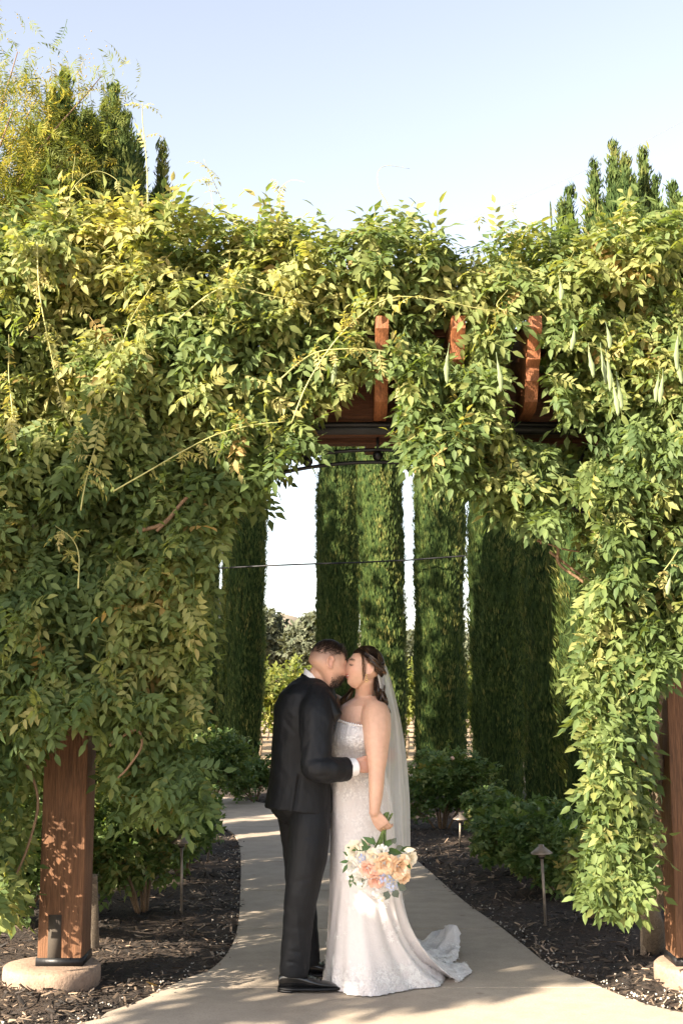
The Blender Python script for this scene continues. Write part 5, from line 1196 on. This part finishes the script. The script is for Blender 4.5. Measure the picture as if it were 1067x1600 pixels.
# eyelashes, brows and lips laid on the face surface
HPT = head_points().reshape(-1, 3); HPT = HPT[HPT[:, 0] > 0]
def face(y, z, off=.0008):
    d = (HPT[:, 1]-y)**2+(HPT[:, 2]-z)**2; i = np.argsort(d)[:4]; w = 1/(d[i]+1e-7); return HB@Vector((float((HPT[i, 0]*w).sum()/w.sum())+off, y, z))
for nme, mat, fn, rad in (('eyebrow', 'hair_f', lambda s, t: (s*(.016+.034*t), .020+.007*math.sin(t*2.4)), (.0012, .0024, .0008)), ('eyelashes', 'hair_f', lambda s, t: (s*(.020+.026*t), -.002-.006*math.sin(t*3.0)), (.0009, .0016, .0014))):
    for s_ in (-1, 1):
        m = MB(); m.tube([face(*fn(s_, t)) for t in np.linspace(0, 1, 9)], np.interp(np.linspace(0, 1, 9), [0, .5, 1], rad), 6); o = piece(bride, m, nme, M[mat]); adopt(bride, o)
M['lip'] = plain('lip', (.46, .10, .09), .35)
for z_0, k_, r_0 in ((-.061, .004, .0030), (-.073, .007, .0036)):
    m = MB(); m.tube([face(t*.026, z_0+k_*t*t, -.0002) for t in np.linspace(-1, 1, 11)], [r_0*max(.25, 1-abs(t)**3) for t in np.linspace(-1, 1, 11)], 8); o = piece(bride, m, 'lip', M['lip'], smooth=True); adopt(bride, o)
m = MB(); m.tube([face(t*.022, -.0665+.005*t*t, .0) for t in np.linspace(-1, 1, 9)], .0018, 6); o = piece(bride, m, 'teeth', M['shirt']); adopt(bride, o)
# hair: side swept cap, half-up roll, long waves down the back and one lock before the far shoulder
def lock(path, w, n, name_m, seed, sp, tint=(0, 1), seg=14):
    """path (k,3); n strand ribbons jittered round it"""
    r = np.random.default_rng(seed); q = smooth_path(path, seg); Vs = []; Fs = []; Ts = []; o = 0
    T = np.gradient(q, axis=0); T /= np.linalg.norm(T, axis=1)[:, None]
    for k in range(n):
        e = r.normal(size=3); e /= np.linalg.norm(e); rad = sp*r.random()**.5; ph = r.uniform(0, 6.3); tt = np.linspace(0, 1, seg)
        env = np.interp(tt, [0, .2, .7, 1], [.35, 1, 1, .45]); p = q+e*rad*env[:, None]+.006*np.c_[np.sin(tt*9+ph), np.cos(tt*8+ph), 0*tt]*env[:, None]
        sd_ = np.cross(T, e+.01); sd_ /= np.linalg.norm(sd_, axis=1)[:, None]+1e-9; ww = w*np.interp(tt, [0, .8, 1], [1, .8, .1])[:, None]
        Vs.append(np.stack([p-sd_*ww, p+sd_*ww], 1).reshape(-1, 3)); i = np.arange(seg-1)[:, None]*2+o; Fs.append(i+np.array([[0, 1, 3, 2]])); Ts.append(np.full(seg*2, np.clip(r.uniform(*tint)+.0, 0, 1))); o += seg*2
    name_m.append((np.vstack(Vs), np.vstack(Fs), np.concatenate(Ts)))
def HL(p): return np.array(HB@Vector(p))
L_ = []
# strands from the parting sweeping back over the ear side
r = np.random.default_rng(8)
for k in range(150):
    s = 1 if k % 3 else -1; t = r.random(); x0 = .088-.10*t; z0 = .118*math.sqrt(max(.03, 1-(x0/.1)**2))+.003
    st = (x0, s*.006, z0); mid = (x0-.035-.02*r.random(), s*(.070+.012*r.random()), .072-.02*t); md2 = (-.045-.02*r.random(), s*(.078+.006*r.random()), .035-.03*r.random()); en = (-.098, s*.030*r.random(), -.01-.05*r.random())
    lock([HL(st), HL(mid), HL(md2), HL(en)], .0042, 4, L_, 100+k, .006, (.0, .45) if r.random() < .75 else (.5, 1.0), seg=10)
# twist at the side/back
lock([HL((.02, .080, .045)), HL((-.03, .092, .030)), HL((-.075, .080, .012)), HL((-.105, .035, .0))], .004, 60, L_, 401, .014, (.1, 1.0))
# back mass
for k in range(34):
    a0 = r.uniform(-.05, .06); x_0 = r.uniform(-.10, -.06); st = HL((x_0, a0, r.uniform(-.03, .02))); u_ = r.uniform(586, 599); e = np.array(P(r.uniform(599, 610), r.uniform(1102, 1130), 6.31+r.uniform(0, .16))); mm = np.array(P(u_, 1072, 6.33+abs(a0))); m2_ = np.array(P(r.uniform(593, 604), 1094, 6.31+r.uniform(-.02, .1)))
    lock([st, mm, m2_, e], .004, 16, L_, 500+k, .010, (0, .35) if r.random() < .7 else (.3, .8))
# front tendril by the ear, lock hanging before the far shoulder
lock([HL((.058, .062, .070)), HL((.036, .084, .03)), HL((.018, .088, -.03)), HL((.010, .084, -.07))], .0015, 16, L_, 600, .004, (.5, 1))
for k in range(7): lock([np.array(P(556, 1064, 6.46)), np.array(P(545+k*.6, 1082, 6.50)), np.array(P(535+2*k, 1092+k, 6.50)), np.array(P(534+2.5*k, 1100+k, 6.46)), np.array(P(540+k*1.5, 1108, 6.46))], .003, 16, L_, 610+k, .009, (.4, 1))
V = np.vstack([a_[0] for a_ in L_]); off = np.cumsum([0]+[len(a_[0]) for a_ in L_[:-1]]); F = np.vstack([a_[1]+o_ for a_, o_ in zip(L_, off)]); T = np.concatenate([a_[2] for a_ in L_])
o = link('hair', mesh_np('hair', V, [F], {'tint': T}, True), M['hair_f']); adopt(bride, o)
m = MB(); m.rings(np.array([[tuple(HB@Vector(tuple(np.array(p)*np.array([.985, 1.0, 1.01])+np.array([-.008, 0, .001])))) for p in rr] for rr in head_points()[26:]])); sk = piece(bride, m, 'hair_base', M['hair_f'])
# keep only the part of the cap that lies behind the hairline
bm = bmesh.new(); bm.from_mesh(sk.data); Mi = HB.inverted()
bmesh.ops.delete(bm, geom=[v_ for v_ in bm.verts if (lambda l: l.x > .060+.3*max(0, l.z-.05) or l.z < .02-.9*max(0, -l.x-.01))(Mi@v_.co)], context='VERTS'); bm.to_mesh(sk.data); bm.free(); set_attr(sk.data, 'tint', np.full(len(sk.data.vertices), .15)); adopt(bride, sk)
# earring
m = MB(); e0 = HB@Vector((.002, .091, -.035))
for k in range(4): m.ball(e0-Vector((0, .002, .012*k)), .0052-.0004*k, 8)
for k in range(6): a_ = k*1.05; m.ball(e0-Vector((.008*math.cos(a_), .003, .030+.008*math.sin(a_))), .0035, 6)
o = piece(bride, m, 'earring', M['gold']); adopt(bride, o)
m = MB(); rc = Vector(tips[2][6][:3]); m.ball(rc-Vector((0, .009, 0)), (.004, .004, .006), 8); m.tube([rc+Vector((.010*math.cos(t), -.002+.010*math.sin(t), .0)) for t in np.linspace(0, 6.28, 14)], .0016, 5); o = piece(bride, m, 'ring', M['gold']); adopt(bride, o)

# gown: bodice and skirt in one shell, opened at the neckline
n = 220; ph = np.linspace(0, 2*np.pi, n, endpoint=False)
BR = [(1132, 520, 601, 6.43, .170), (1148, 515, 602, 6.425, .182), (1160, 514, 601.5, 6.425, .180), (1170, 515, 600, 6.44, .155), (1180, 518, 599, 6.445, .138), (1190, 519.5, 600, 6.45, .130), (1205, 519.5, 602, 6.45, .134), (1225, 518, 607, 6.455, .150), (1250, 516.5, 612, 6.46, .166), (1280, 516, 615, 6.46, .172), (1310, 516, 617, 6.46, .170), (1340, 516, 620, 6.46, .170), (1370, 515, 626, 6.47, .178)]
rows = [ring_h(v_, a_, b_, y_, d_, n, 2.15) for v_, a_, b_, y_, d_ in BR]
# sweetheart neckline
c0 = rows[0].mean(0); a_ = np.arctan2(rows[0][:, 1]-c0[1], rows[0][:, 0]-c0[0])
fr = np.exp(-((np.angle(np.exp(1j*(a_+2.35))))/.5)**2)+.75*np.exp(-((np.angle(np.exp(1j*(a_-2.9))))/.45)**2)
rows[0][:, 2] += .026*fr-.010-.050*np.clip(np.cos(a_-.2), -0.1, 1)+.0016*np.sin(ph*60)
rows[0][:, :2] = c0[:2]+(rows[0][:, :2]-c0[:2])*(1.0-.0*fr[:, None])
K = rows[-1]; kc = K.mean(0)
# hem outline on the ground, traced as seen and given its own depth
hem_px = [(511, 1512), (508, 1530), (516, 1544), (535, 1549), (548, 1554), (575, 1556), (600, 1552), (622, 1548), (645, 1546), (672, 1542), (690, 1540), (693, 1532), (688, 1522)]
hemp = [G(*p, .008) for p in hem_px]+[Vector((x, y, .008)) for x, y in ((G(712, 1522).x, 6.52), (G(729, 1514).x, 6.68), (G(726, 1505).x, 6.82), (G(700, 1495).x, 6.92), (G(712, 1478).x, 7.12), (G(706, 1462).x, 7.30), (G(688, 1456).x, 7.42), (G(664, 1462).x, 7.36), (.30, 7.20), (.12, 6.98), (-.02, 6.80), (-.06, 6.62))]
hp = smooth_path([tuple(p) for p in hemp]+[tuple(hemp[0])], 800); ang = np.unwrap(np.arctan2(hp[:, 1]-kc[1], hp[:, 0]-kc[0]))
hc = np.array([hp[:, 0].mean()*0+kc[0], kc[1]])
# match hem samples to ring samples by arc order starting at the left (angle pi)
tk = np.arctan2(K[:, 1]-kc[1], K[:, 0]-kc[0]); i0 = np.argmin(abs(np.angle(np.exp(1j*(tk-math.pi-.15))))); K_order = np.roll(np.arange(n), -i0)
d_ = np.r_[0, np.cumsum(np.linalg.norm(np.diff(hp, axis=0), axis=1))]; frac = np.linspace(0, 1, n, endpoint=False)
ka = np.unwrap(tk[K_order]); fk = (ka-ka[0])/(2*np.pi)
frac = .55*np.abs(fk)+.45*frac
Hs = np.stack([np.interp(frac*d_[-1], d_, hp[:, k]) for k in range(3)], 1)
Hm = np.empty_like(Hs); Hm[K_order] = Hs
S_ = 46
for k in range(1, S_+1):
    s = k/S_; far = np.linalg.norm(Hm[:, :2]-K[:, :2], axis=1)
    # near sides fall almost straight; the train side falls, then runs out along the ground
    w = np.clip((far-.12)/.5, 0, 1); hs_ = s**(1.0+1.5*w)
    zs = (1-s)**(1+.75*w)
    xy = K[:, :2]*(1-hs_[:, None])+Hm[:, :2]*hs_[:, None]; z = K[:, 2]*zs+.008
    out = xy-kc[:2]; ol = np.linalg.norm(out, axis=1)[:, None]+1e-6; out = out/ol
    fi = np.empty(n); fi[K_order] = np.arange(n)/n
    f = (np.sin(fi*2*np.pi*15+.6+1.2*np.sin(fi*19))*.55+np.sin(fi*2*np.pi*26+1.7*np.sin(s*3))*.25+np.sin(fi*2*np.pi*6.0+.4)*.5)
    amp = .022*s**.8*np.clip(1.15-s*.25, 0, 1)
    xy = xy+out*(f*amp)[:, None]
    p3 = np.c_[xy, z]; ground = np.clip((s-.55)/.45, 0, 1)*w
    z = z+ground*(.035*(.5+.5*nz(p3, 9, 77, 3))+.022*np.maximum(0, np.sin(fi*2*np.pi*22+s*4)))*(1.0-.6*(s > .985))
    # gathered bunch at the far tip of the train
    gx = np.array([G(697, 1475).x, 7.22]); bunch = np.exp(-((xy-gx)**2).sum(1)/.14**2); z = z+bunch*(.105+.03*nz(p3, 16, 5))
    if k == S_: z = np.maximum(.006, z-.012*(1-bunch)); xy = xy+out*(.008*np.sin(fi*2*np.pi*95))[:, None]
    rows.append(np.c_[xy, z])
rows = np.array(rows); m = MB()
# inside of the neckline so the edge has thickness
inn = rows[0].copy(); inn[:, :2] = c0[:2]+(inn[:, :2]-c0[:2])*.975; inn2 = inn.copy(); inn2[:, 2] -= .03
m.rings(np.concatenate([[inn2], [inn], rows]), cap=False)
gown = piece(bride, m, 'gown', M['dress'])
v = get_v(gown.data); ld = np.clip((v[:, 2]-.95)/.12, 0, 1)*.9+.38*np.clip((v[:, 2]-.45)/.4, 0, 1)+.12+.75*np.clip((.16-v[:, 2])/.1, 0, 1); set_attr(gown.data, 'lace', np.clip(ld, 0, 1))
nn_ = get_n(gown.data); bod = np.clip((v[:, 2]-.78)/.1, 0, 1); v = v+nn_*(bod*.0022*nz(v, 60, 4, 2)+.0012*nz(v, 18, 6))[:, None]; set_v(gown.data, v)
adopt(bride, gown)
# lace appliques: small raised blossoms sewn on the skirt and along the hem
def blossom():
    V = [(0, 0, .12)]; F4 = []; n_ = 6
    for k in range(n_):
        a0 = 2*math.pi*k/n_; V += [(.45*math.cos(a0-.32), .45*math.sin(a0-.32), .10), (1.0*math.cos(a0), 1.0*math.sin(a0), .16), (.45*math.cos(a0+.32), .45*math.sin(a0+.32), .10)]; F4.append((0, 1+3*k, 2+3*k, 3+3*k))
    return np.array(V), F4, []
BL = [blossom()]
R2 = rows[1:]; ka_, kb_ = R2.shape[:2]
def surf(i, j): return R2[i, j % kb_]
pp = []; nn2 = []; sz_ = []
rr = np.random.default_rng(12)
for c_ in range(170):
    i = int(np.clip(rr.choice([rr.uniform(12, 56), rr.uniform(44, 57), rr.uniform(50, 57)]), 12, ka_-2)); j = rr.integers(0, kb_); 
    for k in range(rr.integers(3, 9)):
        ii = int(np.clip(i+rr.normal()*1.6, 8, ka_-2)); jj = int(j+rr.normal()*2.4) % kb_; a0 = surf(ii, jj); e1 = surf(ii+1, jj)-a0; e2 = surf(ii, jj+1)-a0; nq = np.cross(e2, e1); l = np.linalg.norm(nq)
        if l < 1e-9: continue
        nq = nq/l; 
        if nq@(a0-np.array([kc[0], kc[1], a0[2]-.02])) < 0: nq = -nq
        pp.append(a0+e1*rr.random()+nq*.0015); nn2.append(nq); sz_.append(rr.uniform(.009, .021))
pp = np.array(pp); nn2 = np.array(nn2); k_ = len(pp); Ms = frames(np.cross(nn2, rr.normal(size=(k_, 3))), nn2)*np.array(sz_)[:, None, None]
V, F, T = stamp(BL, Ms, pp, np.zeros(k_)); o = link('lace_flowers', mesh_np('lace_flowers', V, F), M['lace'], None, 'stuff'); adopt(bride, o)
# ruffled lace along neckline, waist and hem
m = MB()
for row, w, fq in ((rows[0], .005, 70),):
    q = np.vstack([row, row[:1]]); f = np.sin(np.linspace(0, 2*np.pi*fq, len(q))); q2 = q+np.c_[0*f, 0*f, .004*f+.003]; q2[:, :2] += (q[:, :2]-(c0 if row is rows[0] else kc)[:2])*.012; m.tube(q2, w*(.8+.3*f), 6)
o = piece(bride, m, 'lace_edge', M['lace']); adopt(bride, o)
# veil
vl = [(1028, 585, 593, 6.38, 6.44), (1034, 584, 599, 6.34, 6.50), (1050, 589, 605, 6.33, 6.54), (1075, 594, 612, 6.33, 6.58), (1100, 598, 618, 6.34, 6.60), (1130, 600, 624, 6.36, 6.62), (1170, 597, 630, 6.37, 6.63), (1210, 594, 634, 6.37, 6.64), (1250, 592, 636.5, 6.37, 6.65), (1290, 592, 637, 6.37, 6.66), (1330, 594, 637, 6.37, 6.66), (1360, 598, 637, 6.37, 6.66), (1376, 604, 636, 6.38, 6.65)]
vl = smooth_path(vl, 60); nw = 90; Rg = []; E = []
for i, (v_, uL, uR, ya, yb) in enumerate(vl):
    t = np.linspace(0, 1, nw); yy = 6.27+.16*(1-(2*t-1)**2)*0+ya-6.27+(yb-ya)*t; 
    row = []; s = i/59
    for k, tt in enumerate(t):
        # sheet wraps: front edge left, bulges to the right, returns behind the back
        ang = math.pi*(tt*1.15-.575); u = uL+(uR-uL)*(math.cos(ang)-math.cos(.575*math.pi))/(1-math.cos(.575*math.pi))
        y = (ya+yb)/2+(yb-ya)/2*math.sin(ang)*1.02; fold = (math.sin(tt*25+1.5*math.sin(s*3))+.5*math.sin(tt*47+s*2))*.009*min(1, .25+s*1.5)
        p = P(u, v_, y); row.append((p.x+fold*math.cos(ang), p.y+fold*math.sin(ang)*1.2, p.z)); E.append(.30*(tt < .02 or tt > .98)+.35*(i > 57)+.25*(abs(math.sin(tt*25+1.5*math.sin(s*3))) > .96)*.5)
    Rg.append(row)
m = MB(); m.rings(Rg, cap=False, closed=False); me = m.me('veil', True); set_attr(me, 'edge', np.array(E)); vo_ = link('veil', me, M['veil']); adopt(bride, vo_)
m = MB(); m.tube([HB@Vector((-.088, y, .062-abs(y)*.4)) for y in np.linspace(-.04, .05, 9)], .004, 6); o = piece(bride, m, 'hair_comb', M['gold']); adopt(bride, o)

# ---------------------------------------------------------------- bouquet
bq = thing('bouquet', 'bouquet of peach, cream and blue flowers held head down by the bride', 'bouquet', P(590, 1350, 6.12)); bl_ = bq.location.copy()
def bpart(m, name, mat, parent=None, **k): o = piece(bq, m, name, mat); o.data.transform(Matrix.Translation(-bl_)); o.parent = parent or bq; return o
r = np.random.default_rng(21)
grip = P(600, 1296, 6.205)
for k in range(26):
    a_ = r.uniform(0, 6.3); s = r.random()**.5; e = Vector((math.cos(a_)*.030*s, math.sin(a_)*.026*s, 0)); top = P(606+e.x*300, 1270+abs(e.x)*90+r.uniform(-2, 2), 6.21+e.y); g2 = grip+e*.33; bot = P(592, 1335, 6.13)+e*1.6
    m = MB(); m.tube(smooth_path([top, g2, bot], 8), .0030, 5); bpart(m, 'cut_stem', M['bq_stem'], smooth=True)
def rose(c, rad, mat, face, seed, name='rose', layers=4):
    rr = np.random.default_rng(seed); f = Vector(face).normalized(); q = f.to_track_quat('Z', 'Y').to_matrix(); m = MB()
    for L in range(layers):
        np_ = 3+L*2; R0 = rad*(.25+.75*(L+1)/layers); tilt = .15+.28*L
        for k in range(np_):
            a0 = 2*math.pi*k/np_+L*.7+rr.uniform(-.15, .15); Vv = []; 
            for i, t in enumerate(np.linspace(0, 1, 5)):
                for j, w in enumerate(np.linspace(-1, 1, 5)):
                    ww = w*(1.25/np_*2.1)*math.sin(min(1, t*1.25+.25)*1.5); an = a0+ww; rd = R0*(.25+.75*t**.7)*(1-.10*w*w)+rad*.12*(t > .9)*(L > 0); h = rad*(.95*math.sin(t*1.5)*(1-tilt*.55))-rad*.12*w*w*t
                    p = Vector((rd*math.cos(an), rd*math.sin(an), h+rr.uniform(-.02, .02)*rad)); Vv.append(tuple(Vector(c)+q@p))
            i = np.arange(4)[:, None]; F = [(a*5+b, a*5+b+1, a*5+b+6, a*5+b+5) for a in range(4) for b in range(4)]; m.add(Vv, F)
    me = m.me(name, True); o = link(name, me, mat); o.data.transform(Matrix.Translation(-bl_)); o.parent = bq; return o
FL = [(600, 1348, 20, 'p_peach', .9), (622, 1352, 22, 'p_peach', .9), (556, 1330, 19, 'p_cream', .9), (552, 1352, 18, 'p_white', 1), (574, 1356, 15, 'p_blush', .8), (588, 1372, 17, 'p_blush', .8), (583, 1338, 15, 'p_cream', .8), (566, 1372, 14, 'p_white', .9), (612, 1366, 14, 'p_cream', .8), (640, 1340, 13, 'p_cream', .7), (570, 1322, 13, 'p_cream', .7), (596, 1330, 12, 'p_white', .7), (630, 1370, 12, 'p_peach', .7)]
for i, (u, v_, r_, mt, dp) in enumerate(FL):
    dx = (u-590)/52; dz = -(v_-1350)/42; c = P(u, v_, 6.03+.05*(dx*dx+dz*dz)+.012*r.random()); rose(c, r_*KPX(6.1)*.82, M[mt], (dx*.7, -1, dz*.6-.15), 60+i, layers=4)
def small(u, v_, mat, seed, k=26, rad=11):
    rr = np.random.default_rng(seed); m = MB(); c = P(u, v_, 6.04)
    for _ in range(k):
        d = Vector(rr.normal(size=3)).normalized(); d.y = -abs(d.y); p = c+d*rad*KPX(6.1); s = .0045*rr.uniform(.7, 1.3); q = d.to_track_quat('Z', 'Y').to_matrix()
        for a_ in range(4): b0 = a_*1.57; m.add([tuple(p), tuple(p+q@Vector((s*math.cos(b0-.6), s*math.sin(b0-.6), .002))), tuple(p+q@Vector((s*1.6*math.cos(b0), s*1.6*math.sin(b0), .001))), tuple(p+q@Vector((s*math.cos(b0+.6), s*math.sin(b0+.6), .002)))], [(0, 1, 2, 3)])
    o = link('hydrangea' if mat == 'p_blue' else 'filler_flower', m.me('f'), M[mat]); o.data.name = o.name; o.data.transform(Matrix.Translation(-bl_)); o.parent = bq
small(604, 1374, 'p_blue', 1, 40, 12); small(612, 1384, 'p_blue', 2, 30, 9); small(564, 1339, 'p_blue', 3, 26, 8); small(598, 1364, 'p_blue', 8, 20, 7)
small(566, 1380, 'p_white', 4, 30, 9); small(588, 1396, 'p_white', 5, 26, 8); small(596, 1402, 'p_cream', 6, 16, 6); small(548, 1372, 'p_white', 7, 20, 8); small(632, 1362, 'p_cream', 9, 16, 7)
def bleaf(u, v_, ang, L, W, mat, y=6.05, name='leaf'):
    v3, f4, f3 = leaflet(L, W, True, .25, .3); c = P(u, v_, y); M_ = np.array([[math.cos(ang), 0, 0], [0, 0, 0], [math.sin(ang), 0, 0]]); ux = np.array([math.cos(ang), -.25, math.sin(ang)]); uy = np.array([-math.sin(ang), -.1, math.cos(ang)]); uz = np.array([0, -1, 0]); V = v3[:, :1]*ux+v3[:, 1:2]*uy+v3[:, 2:3]*uz+np.array(tuple(c-bl_)); o = link(name, mesh_np(name, V, [np.array(f4), np.array(f3)]), M[mat]); o.parent = bq
for u, v_, a_, L, W, mt in [(588, 1318, 2.7, .075, .03, 'bq_leaf'), (580, 1322, 3.4, .08, .028, 'bq_leaf'), (598, 1322, .5, .07, .034, 'bq_leaf'), (602, 1328, -.2, .085, .04, 'bq_leaf'), (596, 1330, -.8, .07, .036, 'bq_leaf'), (560, 1328, 2.9, .06, .024, 'bq_leaf'), (545, 1345, 3.3, .045, .018, 'bq_leaf'), (543, 1350, 4.2, .05, .018, 'bq_leaf'), (548, 1338, 2.6, .045, .018, 'bq_leaf'), (624, 1330, .4, .06, .028, 'bq_leaf'), (632, 1345, -.9, .05, .022, 'bq_leaf'), (585, 1322, 1.8, .05, .02, 'bq_leaf'), (575, 1326, 2.2, .06, .02, 'bq_leaf'), (570, 1365, -1.8, .07, .018, 'bq_leaf'),
                        (606, 1392, -1.9, .045, .042, 'euc'), (614, 1390, -1.0, .045, .042, 'euc'), (622, 1384, -.4, .042, .04, 'euc'), (612, 1318, .9, .035, .03, 'euc'), (618, 1326, .3, .038, .03, 'euc'), (630, 1328, .05, .06, .028, 'p_cream'), (626, 1335, -.5, .05, .03, 'p_cream')]:
    bleaf(u, v_, a_, L, W, mt, 6.02+.05*r.random())
for k in range(10): u = r.uniform(545, 632); bleaf(u, r.uniform(1335, 1380), r.uniform(-3.1, 0), .05, .02, 'bq_leaf', 6.10)
